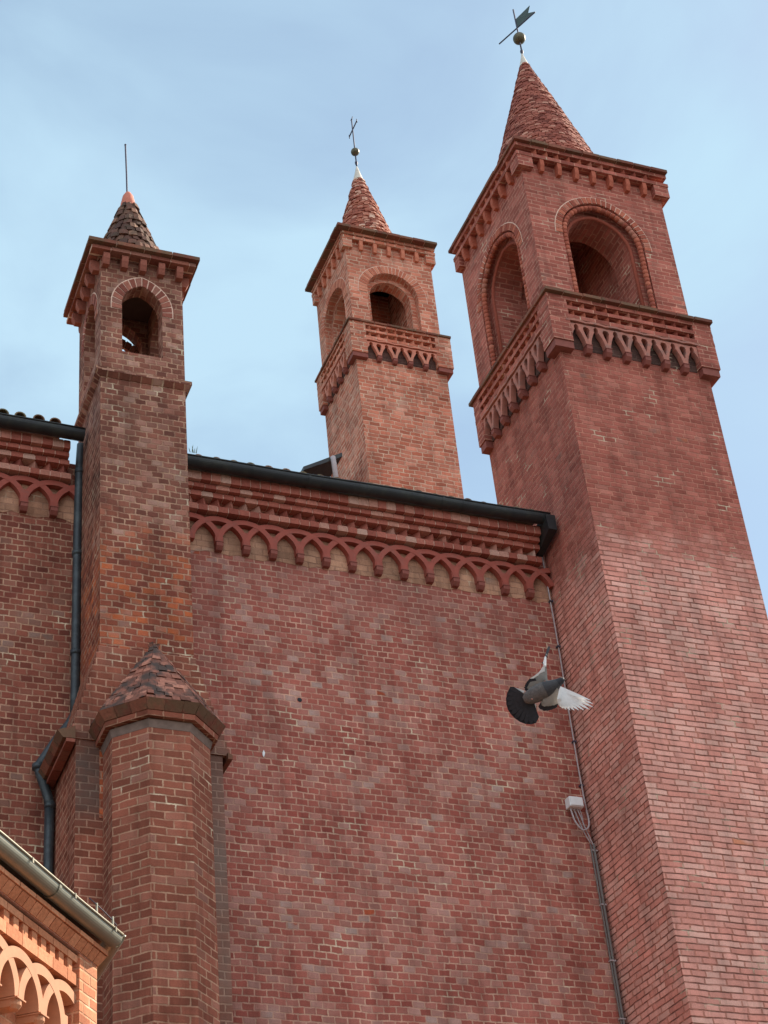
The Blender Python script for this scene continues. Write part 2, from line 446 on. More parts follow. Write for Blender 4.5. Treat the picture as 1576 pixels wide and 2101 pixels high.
class MB:
    def __init__(s):
        s.v, s.f, s.m, s.uv = [], [], [], []

    def face(s, pts, mat=0, uv=None, v0=0.0):
        i = len(s.v)
        s.v += [tuple(p) for p in pts]
        s.f.append(list(range(i, i + len(pts))))
        s.m.append(mat)
        s.uv.append(uv if uv is not None else v0)

    def mesh(s, verts, faces, mat=0, v0=0.0):
        i = len(s.v)
        s.v += [tuple(p) for p in verts]
        for f in faces:
            s.f.append([i + k for k in f])
            s.m.append(mat)
            s.uv.append(v0)

    def hexa(s, p, mat=0, v0=0.0):
        s.mesh(p, [(0, 3, 2, 1), (4, 5, 6, 7), (0, 1, 5, 4), (1, 2, 6, 5), (2, 3, 7, 6), (3, 0, 4, 7)], mat, v0)

    def box(s, x0, x1, y0, y1, z0, z1, mat=0, v0=0.0):
        s.hexa([(x0, y0, z0), (x1, y0, z0), (x1, y1, z0), (x0, y1, z0), (x0, y0, z1), (x1, y0, z1), (x1, y1, z1), (x0, y1, z1)], mat, v0)

    def fbox(s, F, u0, u1, o0, o1, z0, z1, mat=0, v0=0.0, j=0.0):
        r = (lambda: random.uniform(-j, j)) if j else (lambda: 0)
        s.hexa([F(u0 + r(), o1 + r(), z0 + r()), F(u1 + r(), o1 + r(), z0 + r()), F(u1, o0, z0), F(u0, o0, z0),
                F(u0 + r(), o1 + r(), z1 + r()), F(u1 + r(), o1 + r(), z1 + r()), F(u1, o0, z1), F(u0, o0, z1)], mat, v0)

    def poly(s, F, pts, o0, o1, mat=0):
        """extrude a (u,z) polygon between two offsets"""
        n = len(pts)
        vs = [F(u, o1, z) for u, z in pts] + [F(u, o0, z) for u, z in pts]
        fs = [tuple(t) for t in tessellate_polygon([[Vector((u, z, 0)) for u, z in pts]])]
        fs += [tuple(n + k for k in t) for t in fs]
        fs += [(k, (k + 1) % n, n + (k + 1) % n, n + k) for k in range(n)]
        s.mesh(vs, fs, mat)

    def tube(s, path, r, n=10, mat=0, cap=True, rs=None):
        path = [Vector(p) for p in path]
        rings = []
        prev = None
        for i, p in enumerate(path):
            a = path[max(0, i - 1)]
            c = path[min(len(path) - 1, i + 1)]
            d = (c - a).normalized()
            if prev is None:
                ref = Vector((0, 0, 1)) if abs(d.z) < 0.9 else Vector((1, 0, 0))
                x = d.cross(ref).normalized()
            else:
                x = (prev - d * prev.dot(d)).normalized()
            prev = x
            y = d.cross(x)
            rad = rs[i] if rs else r
            rings.append([p + (x * math.cos(2 * math.pi * k / n) + y * math.sin(2 * math.pi * k / n)) * rad for k in range(n)])
        vs = [q for rg in rings for q in rg]
        fs = []
        for i in range(len(rings) - 1):
            for k in range(n):
                fs.append((i * n + k, i * n + (k + 1) % n, (i + 1) * n + (k + 1) % n, (i + 1) * n + k))
        if cap:
            fs.append(tuple(range(n))[::-1])
            fs.append(tuple((len(rings) - 1) * n + k for k in range(n)))
        s.mesh(vs, fs, mat)

    def lathe(s, cx, cy, prof, n=24, mat=0):
        vs = []
        for r, z in prof:
            vs += [(cx + r * math.cos(2 * math.pi * k / n), cy + r * math.sin(2 * math.pi * k / n), z) for k in range(n)]
        fs = []
        for i in range(len(prof) - 1):
            for k in range(n):
                fs.append((i * n + k, i * n + (k + 1) % n, (i + 1) * n + (k + 1) % n, (i + 1) * n + k))
        s.mesh(vs, fs, mat)

    def sphere(s, c, r, n=16, mat=0, sc=(1, 1, 1)):
        c = Vector(c)
        vs, fs = [], []
        m = n // 2
        for i in range(m + 1):
            th = math.pi * i / m
            for k in range(n):
                ph = 2 * math.pi * k / n
                vs.append((c.x + r * sc[0] * math.sin(th) * math.cos(ph), c.y + r * sc[1] * math.sin(th) * math.sin(ph), c.z + r * sc[2] * math.cos(th)))
        for i in range(m):
            for k in range(n):
                fs.append((i * n + k, i * n + (k + 1) % n, (i + 1) * n + (k + 1) % n, (i + 1) * n + k))
        s.mesh(vs, fs, mat)

    def build(s, name, mats, parent=None, smooth=False, loc=None):
        base = Vector((0, 0, 0))
        if parent is not None:
            r = parent
            while r.parent is not None:
                base += r.location
                r = r.parent
            base += r.location
        if loc is not None:
            base += Vector(loc)
        me = bpy.data.meshes.new(name)
        me.from_pydata([(x - base.x, y - base.y, z - base.z) for x, y, z in s.v], [], s.f)
        if not isinstance(mats, (list, tuple)):
            mats = [mats]
        for m in mats:
            me.materials.append(m)
        ul = me.uv_layers.new(name="UVMap")
        for p in me.polygons:
            p.material_index = s.m[p.index]
            uv = s.uv[p.index]
            if isinstance(uv, (list, tuple)):
                for k, li in enumerate(p.loop_indices):
                    ul.data[li].uv = uv[k]
            else:
                n = p.normal
                if abs(n.z) > 0.75:
                    for li in p.loop_indices:
                        q = s.v[me.loops[li].vertex_index]
                        ul.data[li].uv = (q[0], q[1])
                else:
                    t = Vector((-n.y, n.x, 0))
                    t.normalize()
                    if abs(t.x) > abs(t.y):
                        t = t if t.x > 0 else -t
                    else:
                        t = t if t.y > 0 else -t
                    k = 1.0 / max(0.3, math.sqrt(max(0.0, 1 - n.z * n.z)))
                    for li in p.loop_indices:
                        q = s.v[me.loops[li].vertex_index]
                        ul.data[li].uv = (q[0] * t.x + q[1] * t.y, (q[2] - uv) * k if k < 1.05 else (q[2] - uv) * k)
            p.use_smooth = smooth
        me.update()
        o = bpy.data.objects.new(name, me)
        C.objects.link(o)
        if loc is not None:
            o.location = loc
        if parent is not None:
            o.parent = parent
        return o


def tag(o, label=None, cat=None, group=None, kind=None):
    if label:
        o['label'] = label
    if cat:
        o['category'] = cat
    if group:
        o['group'] = group
    if kind:
        o['kind'] = kind
    return o


def thing(name, label, cat, loc, group=None):
    o = bpy.data.objects.new(name, None)
    o.empty_display_size = 0.2
    o.location = loc
    C.objects.link(o)
    return tag(o, label, cat, group)


def dup(o, parent, delta):
    c = o.copy()
    c.location = Vector(o.location) + Vector(delta)
    c.parent = parent
    C.objects.link(c)
    return c


def brick_row(mb, F, u0, u1, o0, o1, z0, z1, w_, gap=0.012, mat=0, mmat=1, j=0.004, backing=True):
    if backing:
        mb.fbox(F, u0, u1, o0, o1 - 0.009, z0 + 0.010, z1 - 0.010, mmat)
    u = u0
    while u < u1 - 0.02:
        e = min(u + w_ * random.uniform(0.94, 1.06), u1)
        if u1 - e < w_ * 0.3:
            e = u1
        mb.fbox(F, u + gap / 2, e - gap / 2, o1 - 0.13 if backing else o0, o1 + random.uniform(-j, j), z0 + random.uniform(0, j), z1 - random.uniform(0, j), mat, 0.0, 0.0015)
        u = e


def sawtooth(mb, F, u0, u1, z0, z1, oin, oout, pitch, mat=0, back=-0.02, fill=0.72):
    n = max(1, round((u1 - u0) / pitch))
    p = (u1 - u0) / n
    for i in range(n):
        mid = u0 + (i + 0.5) * p + random.uniform(-.006, .006)
        a, c = mid - p * fill / 2, mid + p * fill / 2
        q = random.uniform(-.006, .003)
        vs = [F(a, oin, z0), F(mid, oout + q, z0), F(c, oin, z0), F(c, back, z0), F(a, back, z0),
              F(a, oin, z1), F(mid, oout + q, z1), F(c, oin, z1), F(c, back, z1), F(a, back, z1)]
        mb.mesh(vs, [(0, 1, 6, 5), (1, 2, 7, 6), (2, 3, 8, 7), (3, 4, 9, 8), (4, 0, 5, 9), (0, 4, 3, 2, 1), (5, 6, 7, 8, 9)], mat)


def arch_path(cu, r, zs, z0, point=0.0, n=18):
    """jamb foot, round the (optionally pointed) arch, down to the other foot"""
    pts = [(cu - r, z0)]
    if point <= 0:
        for k in range(n + 1):
            a = math.pi - math.pi * k / n
            pts.append((cu + r * math.cos(a), zs + r * math.sin(a)))
    else:
        e = point * r
        RR = r + e
        amax = math.acos(e / RR)
        for k in range(n // 2 + 1):
            a = amax * k / (n // 2)
            pts.append((cu + e - RR * math.cos(a), zs + RR * math.sin(a)))
        for k in range(n // 2 - 1, -1, -1):
            a = amax * k / (n // 2)
            pts.append((cu - e + RR * math.cos(a), zs + RR * math.sin(a)))
    pts.append((cu + r, z0))
    return pts


def wall_hole(mb, F, u0, u1, z0, z1, path, o, mat=0):
    """flat wall in the plane o with an arched hole; path foot at z0"""
    pl, pr = path[0], path[-1]
    mb.face([F(u0, o, z0), F(pl[0], o, z0), F(pl[0], o, z1), F(u0, o, z1)], mat)
    mb.face([F(pr[0], o, z0), F(u1, o, z0), F(u1, o, z1), F(pr[0], o, z1)], mat)
    for a, b in zip(path[1:-2], path[2:-1]):
        if b[0] - a[0] > 1e-5:
            mb.face([F(a[0], o, a[1]), F(b[0], o, b[1]), F(b[0], o, z1), F(a[0], o, z1)], mat)


def reveal(mb, F, path, o0, o1, mat=0, uvk=1.0):
    L = path[0][1]
    for a, b in zip(path[:-1], path[1:]):
        d = math.hypot(b[0] - a[0], b[1] - a[1])
        mb.face([F(a[0], o1, a[1]), F(b[0], o1, b[1]), F(b[0], o0, b[1]), F(a[0], o0, a[1])], mat,
                [(o1, L), (o1, L + d), (o0, L + d), (o0, L)])
        L += d


def band(mb, F, pin, pout, o0, o1, mat=0):
    for k in range(len(pin) - 1):
        mb.face([F(*(pin[k][0], o1, pin[k][1])), F(pin[k + 1][0], o1, pin[k + 1][1]), F(pout[k + 1][0], o1, pout[k + 1][1]), F(pout[k][0], o1, pout[k][1])], mat)
    reveal(mb, F, pin, o0, o1, mat)


def resample(path, step):
    out = []
    P = [Vector((a, b)) for a, b in path]
    L = [0]
    for a, b in zip(P[:-1], P[1:]):
        L.append(L[-1] + (b - a).length)
    n = max(2, int(round(L[-1] / step)))
    k = 0
    for i in range(n + 1):
        t = L[-1] * i / n
        while k < len(L) - 2 and L[k + 1] < t:
            k += 1
        f = (t - L[k]) / max(1e-9, L[k + 1] - L[k])
        out.append(P[k].lerp(P[k + 1], f))
    return out


def voussoirs(mb, F, pin, pout, o0, o1, wdt, mat=0, mmat=1, gap=0.016):
    """ring of separate bricks between two arch paths plus a mortar bed behind"""
    band(mb, F, pin, pout, o0, o1 - 0.01, mmat)
    a = resample(pin, 0.01)
    n = max(3, int(round(len(a) * 0.01 / wdt)))
    A = resample(pin, 1e9) if False else None
    def at(path, f):
        P = [Vector(p) for p in path]
        L = [0]
        for x, y in zip(P[:-1], P[1:]):
            L.append(L[-1] + (y - x).length)
        t = f * L[-1]
        for k in range(len(L) - 1):
            if t <= L[k + 1] + 1e-9:
                return P[k].lerp(P[k + 1], (t - L[k]) / max(1e-9, L[k + 1] - L[k]))
        return P[-1]
    total = len(a) * 0.01
    for i in range(n):
        f0 = (i + 0.5 * gap / wdt) / n
        f1 = (i + 1 - 0.5 * gap / wdt) / n
        q = [at(pin, f0), at(pin, f1), at(pout, f1), at(pout, f0)]
        oo = o1 + random.uniform(-0.004, 0.004)
        mb.hexa([F(p.x, oo, p.y) for p in q] + [F(p.x, o1 - 0.05, p.y) for p in q], mat)


def arc_strip(mb, F, cu, zs, rm, wd, o0, o1, mat=0, n=20, squash=1.0):
    po, pi_ = [], []
    for k in range(n + 1):
        a = math.pi * k / n
        po.append((cu + (rm + wd / 2) * math.cos(a), zs + (rm + wd / 2) * squash * math.sin(a)))
        pi_.append((cu + (rm - wd / 2) * math.cos(a), zs + (rm - wd / 2) * squash * math.sin(a)))
    for k in range(n):
        p = [po[k], po[k + 1], pi_[k + 1], pi_[k]]
        mb.hexa([F(a, o1, b) for a, b in p] + [F(a, o0, b) for a, b in p], mat)


def clipped_arc(mb, F, cu, zs, rm, wd, o0, o1, ua, ub, mat=0, n=40):
    for k in range(n):
        a0, a1 = math.pi * k / n, math.pi * (k + 1) / n
        um = cu + rm * math.cos((a0 + a1) / 2)
        if um < ua or um > ub:
            continue
        p = [(cu + r * math.cos(a), zs + r * math.sin(a)) for r, a in ((rm + wd / 2, a0), (rm + wd / 2, a1), (rm - wd / 2, a1), (rm - wd / 2, a0))]
        mb.hexa([F(a, o1, b) for a, b in p] + [F(a, o0, b) for a, b in p], mat)


def corbel_mesh(F, u, wd, o, z0, z1, name, mat, parent, round_=False):
    mb = MB()
    ch = (z1 - z0) * 0.4
    h = wd / 2
    if round_:
        prof = [(0.0, z0), (h * 0.6, z0 + ch * 0.25), (h * 0.95, z0 + ch), (h, z1)]
        c = F(u, o - h * 0.95, 0)
        mb.lathe(c[0], c[1], prof, 14)
        mb.fbox(F, u - h, u + h, 0, o - h * 0.95, z0 + ch * 0.5, z1)
    else:
        vs = []
        for uu in (u - h, u + h):
            vs += [F(uu, 0, z0), F(uu, o - 0.045, z0), F(uu, o, z0 + ch), F(uu, o, z1), F(uu, 0, z1)]
        mb.mesh(vs, [(0, 1, 2, 3, 4), (9, 8, 7, 6, 5), (0, 5, 6, 1), (1, 6, 7, 2), (2, 7, 8, 3), (3, 8, 9, 4), (4, 9, 5, 0)])
    mb.fbox(F, u - h - 0.008, u + h + 0.008, 0, o + 0.008, z1 - 0.016, z1 - 0.004)
    return mb.build(name, mat, parent, smooth=False, loc=None)


def spread(o, parent, F, us, u0):
    """copies of a child along the wall"""
    for u in us:
        d = F.t * (u - u0)
        dup(o, parent, (d.x, d.y, d.z))


def cone_bricks(mb, cx, cy, z0, z1, r0, r1, rows, bw, jr, mat=0, seed=1, tilt=0.0):
    rnd = random.Random(seed)
    H = (z1 - z0) / rows
    for i in range(rows):
        za = z0 + i * H
        zb = za + H * 0.95
        ra = r0 + (r1 - r0) * (i / rows)
        rb = r0 + (r1 - r0) * ((i + 1) / rows)
        n = max(6, int(round(2 * math.pi * ra / bw)))
        ph = rnd.random()
        for k in range(n):
            a0 = 2 * math.pi * (k + ph) / n
            a1 = 2 * math.pi * (k + 0.94 + ph) / n
            q = jr * rnd.uniform(-1, 1)
            q2 = jr * rnd.uniform(-1, 1)
            dz = H * rnd.uniform(-0.12, 0.12)
            def pt(a, r, z):
                return (cx + r * math.cos(a), cy + r * math.sin(a), z)
            inn = max(0.01, rb - 0.08)
            am = (a0 + a1) / 2
            mb.mesh([pt(a0, ra + q, za + dz), pt(am, (ra + (q + q2) / 2) + jr * 0.6, za + dz - H * tilt), pt(a1, ra + q2, za + dz),
                     pt(a1, rb + q2, zb + dz), pt(am, rb + (q + q2) / 2 + jr * 0.4, zb + dz), pt(a0, rb + q, zb + dz),
                     pt(a0, inn, za + dz), pt(a1, inn, za + dz), pt(a1, inn * 0.98, zb + dz), pt(a0, inn * 0.98, zb + dz)],
                    [(0, 1, 4, 5), (1, 2, 3, 4), (0, 6, 7, 2, 1), (5, 4, 3, 8, 9), (0, 5, 9, 6), (2, 7, 8, 3)], mat)
    mb.lathe(cx, cy, [(r0 - 0.05, z0), (max(0.01, r1 - 0.05), z1)], 32, mat)


def slab_tiles(mb, x0, x1, y0, y1, z0, z1, inner, w_=0.3, mat=0, mmat=1):
    """a projecting slab made of edge tiles laid side by side around a square"""
    gx = 0.012
    ix0, ix1, iy0, iy1 = inner
    mb.box(x0 + 0.02, x1 - 0.02, y0 + 0.02, y1 - 0.02, z0 + 0.006, z1 - 0.006, mmat)
    def run(a, b, f):
        n = max(2, int(round((b - a) / w_)))
        for i in range(n):
            f(a + (b - a) * i / n + gx / 2, a + (b - a) * (i + 1) / n - gx / 2)
    r = lambda: random.uniform(-0.005, 0.005)
    run(x0, x1, lambda a, b: mb.box(a, b, y0 + r(), iy0, z0 + r() * 0.5, z1 + r() * .5, mat))
    run(x0, x1, lambda a, b: mb.box(a, b, iy1, y1 + r(), z0 + r() * 0.5, z1 + r() * .5, mat))
    run(iy0, iy1, lambda a, b: mb.box(x0 + r(), ix0, a, b, z0 + r() * 0.5, z1 + r() * .5, mat))
    run(iy0, iy1, lambda a, b: mb.box(ix1, x1 + r(), a, b, z0 + r() * 0.5, z1 + r() * .5, mat))


# ------------------------------------------------------------------ ground
g = MB()
g.face([(-400, -400, 0), (400, -400, 0), (400, 400, 0), (-400, 400, 0)])
tag(g.build("ground", M_grnd), kind='structure')


# ------------------------------------------------------------------ bell towers
def v_tile_half(sgn):
    o = [(.13, 0), (.17, .2), (.245, .42), (.335, .60), (.405, .71), (.385, .77), (.39, .86), (.43, .93), (.497, .96)]
    i = [(0.0, .90), (.12, .88), (.175, .76), (.12, .55), (.05, .34), (0.0, .22)]
    pts = [(0, 0)] + o + [(.497, 1.0), (0, 1.0)] + i
    return [(sgn * a, b) for a, b in pts]


def tower(P):
    x0, x1, y0, y1 = P['foot']
    cx, cy = (x0 + x1) / 2, (y0 + y1) / 2
    root = thing('bell_tower', P['label'], 'tower', (cx, cy, 0), 'square brick towers with cone roofs')
    zc, zb = P['corb'][0], P['slab'][0]
    # shaft
    mb = MB()
    lean = P.get('lean', 0.0)
    zt = P['slab'][0]
    mb.hexa([(x0 + lean * zt, y0, 0), (x1, y0, 0), (x1, y1, 0), (x0 + lean * zt, y1, 0), (x0, y0, zt), (x1, y0, zt), (x1, y1, zt), (x0, y1, zt)])
    mb.build('shaft', P['m_shaft'], root)
    W, D = x1 - x0, y1 - y0
    FF = Fr((x0, y0, 0), (1, 0, 0), (0, -1, 0))
    FL = Fr((x0, y0, 0), (0, 1, 0), (-1, 0, 0))
    FRt = Fr((x1, y0, 0), (0, 1, 0), (1, 0, 0))
    sides = ((FF, W), (FL, D), (FRt, D))
    # lower cornice
    ob = P['ob']
    c = MB()
    for a, b, s1, s2 in P['bands']:
        e = (x0 - ob - s1, x1 + ob + s1, y0 - ob - s1, y1 + .03)
        c.box(*e, a, b, 0, a)
    cw = P['cw']
    for ax in (x0, x1):
        for ay in (y0, y1):
            X = (x0 - ob + .003, x0 + cw) if ax == x0 else (x1 - cw, x1 + ob - .003)
            Yy = (y0 - ob + .003, y0 + cw) if ay == y0 else (y1 - cw, y1 + .027)
            c.box(*X, *Yy, P['corb'][1], zb - 0.002, 0)
            mx = 0.02
            c.box(X[0] + mx, X[1] - mx * (ax == x1), Yy[0] + mx, Yy[1] - mx, P['corb'][0], P['corb'][1] - 0.006, 1)
    cor = c.build('cornice', [P['m_shaft2'], P['m_corb']], root)
    for F, L in sides:
        for a, b in P['saws']:
            st = MB()
            sawtooth(st, F, cw, L - cw, a, b, 0.0, ob - 0.008, P['sawp'])
            st.fbox(F, cw + .002, L - cw - .002, -0.01, 0.006, a + .001, b - .001, 1)  # dark backing: shade of the valleys put into its colour
            st.build('sawtooth_course', [P['m_saw'], M_shade], cor)
    n = P['ncorb']
    za, zt2 = P['corb'][1], P['arch_top']
    for F, L in sides:
        ar = MB()
        p = (L - 2 * cw + cw * 0.7) / (n + 1)
        s0 = cw - cw * 0.35
        us = [s0 + p * (i + 1) for i in range(n)]
        first = corbel_mesh(F, us[0], 0.095, ob - 0.012, P['corb'][0], P['corb'][1], 'corbel', P['m_corb'], cor)
        spread(first, cor, F, us[1:], us[0])
        for i, u in enumerate([s0] + us + [s0 + p * (n + 1)]):
            for sg in (-1, 1):
                if (i == 0 and sg < 0) or (i == n + 1 and sg > 0):
                    continue
                pts = [(u + q * p, za + r * (zt2 - za)) for q, r in v_tile_half(sg)]
                ar.poly(F, pts, 0.03, ob - 0.018 - (0.004 if sg > 0 else 0.0))
        # scalloped ledge over the tracery
        m = 8 * (n + 1)
        for k in range(m):
            a, b = s0 + p * (n + 1) * k / m, s0 + p * (n + 1) * (k + 1) / m
            f = lambda q: zt2 + 0.012 + 0.018 * abs(math.sin(math.pi * (q - s0) / p))
            ar.hexa([F(a, ob + .006, f(a)), F(b, ob + .006, f(b)), F(b, 0.02, f(b)), F(a, 0.02, f(a)),
                     F(a, ob + .006, f(a) + .034), F(b, ob + .006, f(b) + .034), F(b, 0.02, f(b) + .034), F(a, 0.02, f(a) + .034)])
        ar.build('tracery', P['m_trac'], cor)
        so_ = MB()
        so_.fbox(F, cw + .004, L - cw - .004, -0.01, 0.008, za - .03, zt2 + .02)  # added dark sheet; its colour carries the shade behind the tracery
        so_.build('shade_panel', M_shade, cor)
    sl = MB()
    l, r_, f_, bk = P['slab_o']
    slab_tiles(sl, x0 - l, x1 + r_, y0 - f_, y1 + bk, P['slab'][0], P['slab'][1], (x0 - ob + .02, x1 + ob - .02, y0 - ob + .02, y1 - .06), P['tilew'])
    sl.build('ledge_slab', [P['m_slab'], M_mort], root)
    # belfry: outer skin, arched openings on the two seen faces, room inside
    bx0, bx1, by0, by1 = P['bel']
    bz0, bz1 = P['slab'][1] - 0.01, P['belz']
    BW, BD = bx1 - bx0, by1 - by0
    b = MB()
    T = P['T']
    rings = []
    BF = Fr((bx0, by0, 0), (1, 0, 0), (0, -1, 0))
    BL = Fr((bx0, by0, 0), (0, 1, 0), (-1, 0, 0))
    r0, r1, r2 = P['rad']     # outer edge of ring, inner edge of ring, clear opening
    zs = P['spring']
    for F, L in ((BF, BW), (BL, BD)):
        cu = L / 2
        fr, rl = MB(), MB()
        rings.append((fr, rl))
        pt = P['point']
        pO = arch_path(cu, r0, zs, bz0, pt)
        pM = arch_path(cu, r1, zs, bz0, pt)
        pI = arch_path(cu, r2, zs, bz0, pt)
        pJ = arch_path(cu, r2 + 0.06, zs, bz0, pt)
        wall_hole(b, F, 0, L, bz0, bz1, pM, 0.0)
        reveal(b, F, pM, -0.16, 0.0)
        band(b, F, pI, pM, -T, -0.16)
        # ring only over the arch, with short returns down the jambs
        zr = zs - P['drop']
        pOs = arch_path(cu, r0, zs, zr, pt)
        pMs = arch_path(cu, r1 + 0.004, zs, zr, pt)
        band(fr, F, pMs, arch_path(cu, r0 + .016, zs, zr, pt), -0.04, 0.007, 1)
        voussoirs(fr, F, pMs, pOs, -0.04, 0.016, P['vw'])
        if P['roll'] > 0:
            q = arch_path(cu, r1 - P['roll'] - 0.012, zs, bz0, pt, 28)
            rs_ = resample(q, 0.09)
            for v0_, v1_ in zip(rs_[:-1], rs_[1:]):
                e0, e1 = v0_.lerp(v1_, .05), v0_.lerp(v1_, .95)
                jj = random.uniform(-.003, .003)
                rl.tube([F(e0.x, -0.04 + jj, e0.y), F((e0.x + e1.x) / 2, -0.04 + jj, (e0.y + e1.y) / 2), F(e1.x, -0.04 + jj, e1.y)], P['roll'], 10)
            rl.tube([F(u, -0.044, z) for u, z in q], P['roll'] - .006, 8, 1)
            q2 = arch_path(cu, r2 + 0.03, zs, bz0, pt, 28)
            rl.tube([F(u, -0.165, z) for u, z in q2], 0.035, 8)
        # inner face of the wall
        wall_hole(b, F, T, L - T, bz0, bz1, pI, -T, 1)
    b.face([(bx1, by0, bz0), (bx1, by1, bz0), (bx1, by1, bz1), (bx1, by0, bz1)])
    b.face([(bx0, by1, bz0), (bx1, by1, bz0), (bx1, by1, bz1), (bx0, by1, bz1)])
    b.face([(bx1 - T, by0 + T, bz0), (bx1 - T, by1 - T, bz0), (bx1 - T, by1 - T, bz1), (bx1 - T, by0 + T, bz1)], 1)
    b.face([(bx0 + T, by1 - T, bz0), (bx1 - T, by1 - T, bz0), (bx1 - T, by1 - T, bz1), (bx0 + T, by1 - T, bz1)], 1)
    b.face([(bx0, by0, bz0 + .004), (bx1, by0, bz0 + .004), (bx1, by1, bz0 + .004), (bx0, by1, bz0 + .004)], 1)
    b.face([(bx0, by0, bz1), (bx1, by0, bz1), (bx1, by1, bz1), (bx0, by1, bz1)], 1)
    bel = b.build('belfry', [P['m_bel'], P['m_bel']], root)
    for fr, rl in rings:
        fr.build('arch_ring', [P['m_vous'], M_mort], bel)
        if rl.v:
            rl.build('roll_moulding', [P['m_roll'], M_mort], bel, smooth=True)
    # upper cornice
    ob2 = P['ob2']
    u = MB()
    for a, bb in P['ubands']:
        u.box(bx0 - ob2, bx1 + ob2, by0 - ob2, by1 + .02, a, bb, 0, a)
    sd = ((BF, BW), (BL, BD), (Fr((bx1, by0, 0), (0, 1, 0), (1, 0, 0)), BD))
    cw2 = P['cw2']
    k0, k1 = P['brk']
    for ax in (0, 1):
        for ay in (0, 1):
            X = (bx0 - ob2 + .01, bx0 + cw2) if ax == 0 else (bx1 - cw2, bx1 + ob2 - .01)
            Yy = (by0 - ob2 + .01, by0 + cw2) if ay == 0 else (by1 - cw2, by1 + .015)
            u.box(*X, *Yy, k0, k1 + .001, 0)
    uc = u.build('cornice', [P['m_bel'], M_corb], root)
    for F, L in sd:
        us_ = MB()
        sawtooth(us_, F, cw2, L - cw2, P['usaw'][0], P['usaw'][1], 0.0, ob2 - 0.008, P['sawp'])
        us_.fbox(F, cw2 + .002, L - cw2 - .002, -0.01, 0.006, P['usaw'][0] + .001, P['usaw'][1] - .001, 1)  # darkened strip supplies the shade between the teeth
        us_.build('sawtooth_course', [P['m_saw'], M_shade], uc)
    for F, L in sd:
        nb = P['nbrk']
        uu = [cw2 / 2 - ob2 / 2 + (L - cw2 + ob2) * (i + 1) / (nb + 1) for i in range(nb)]
        mbk = MB()
        h = P['bw'] / 2
        vs = []
        for q in (uu[0] - h, uu[0] + h):
            vs += [F(q, 0, k0), F(q, ob2 * .62, k0), F(q, ob2 - .012, k0 + (k1 - k0) * .45), F(q, ob2 - .012, k1), F(q, 0, k1)]
        mbk.mesh(vs, [(0, 1, 2, 3, 4), (9, 8, 7, 6, 5), (0, 5, 6, 1), (1, 6, 7, 2), (2, 7, 8, 3), (3, 8, 9, 4), (4, 9, 5, 0)])
        o = mbk.build('bracket', P['m_saw'], uc)
        spread(o, uc, F, uu[1:], uu[0])
    sl = MB()
    l, r_, f_, bk = P['uslab_o']
    slab_tiles(sl, bx0 - l, bx1 + r_, by0 - f_, by1 + bk, P['uslab'][0], P['uslab'][1], (bx0 - ob2 + .02, bx1 + ob2 - .02, by0 - ob2 + .02, by1 - .06), P['tilew'])
    sl.build('roof_slab', [P['m_slab'], M_mort], root)
    # cone
    cx_, cy_, r, rt_, rows, bw, jr = P['cone']
    z0, z1 = P['uslab'][1] - 0.02, P['capz'][0]
    cn = MB()
    cone_bricks(cn, cx_, cy_, z0, z1, r, rt_, rows, bw, jr, 0, 5)
    cone = cn.build('spire', P['m_cone'], root)
    cp = MB()
    cp.lathe(cx_, cy_, [(rt_ + 0.012, z1 - 0.03), (rt_ * 0.55, z1 + (P['capz'][1] - z1) * .5), (0.012, P['capz'][1])], 20)
    cp.build('spire_cap', M_capw, cone, smooth=True)
    return root


BIG = dict(label='big red brick tower on the right, its cone roof carrying a flag vane', foot=(11.53, 14.17, 17.55, 20.16), lean=0.0102,
           m_shaft=M_big, m_shaft2=M_belf, m_corb=M_corb, m_saw=M_vous, m_trac=M_tcot2, m_slab=M_tile, m_bel=M_belf, m_vous=M_vous, m_roll=M_vous, m_cone=M_cone_b,
           ob=0.145, cw=0.2, slab=(20.80, 20.86), slab_o=(.19, .16, .215, .10), tilew=0.34,
           bands=((20.725, 20.798, 0.0, 0), (20.535, 20.605, 0.0, 0), (20.335, 20.415, 0.0, 0)), saws=((20.605, 20.725), (20.415, 20.535)), sawp=0.205,
           corb=(19.72, 19.86), arch_top=20.265, ncorb=6,
           bel=(11.49, 14.10, 17.6, 20.07), belz=24.0, T=0.68, rad=(0.875, 0.755, 0.565), spring=22.50, point=0.10, drop=0.05, vw=0.085, roll=0.046,
           ob2=0.125, cw2=0.16, ubands=((24.23, 24.305), (24.015, 24.09)), usaw=(24.09, 24.23), brk=(23.77, 24.015), nbrk=7, bw=0.072,
           uslab=(24.305, 24.365), uslab_o=(.165, .13, .19, .10), cone=(12.79, 18.88, 1.2, 0.085, 64, 0.12, 0.012), capz=(28.33, 28.68))
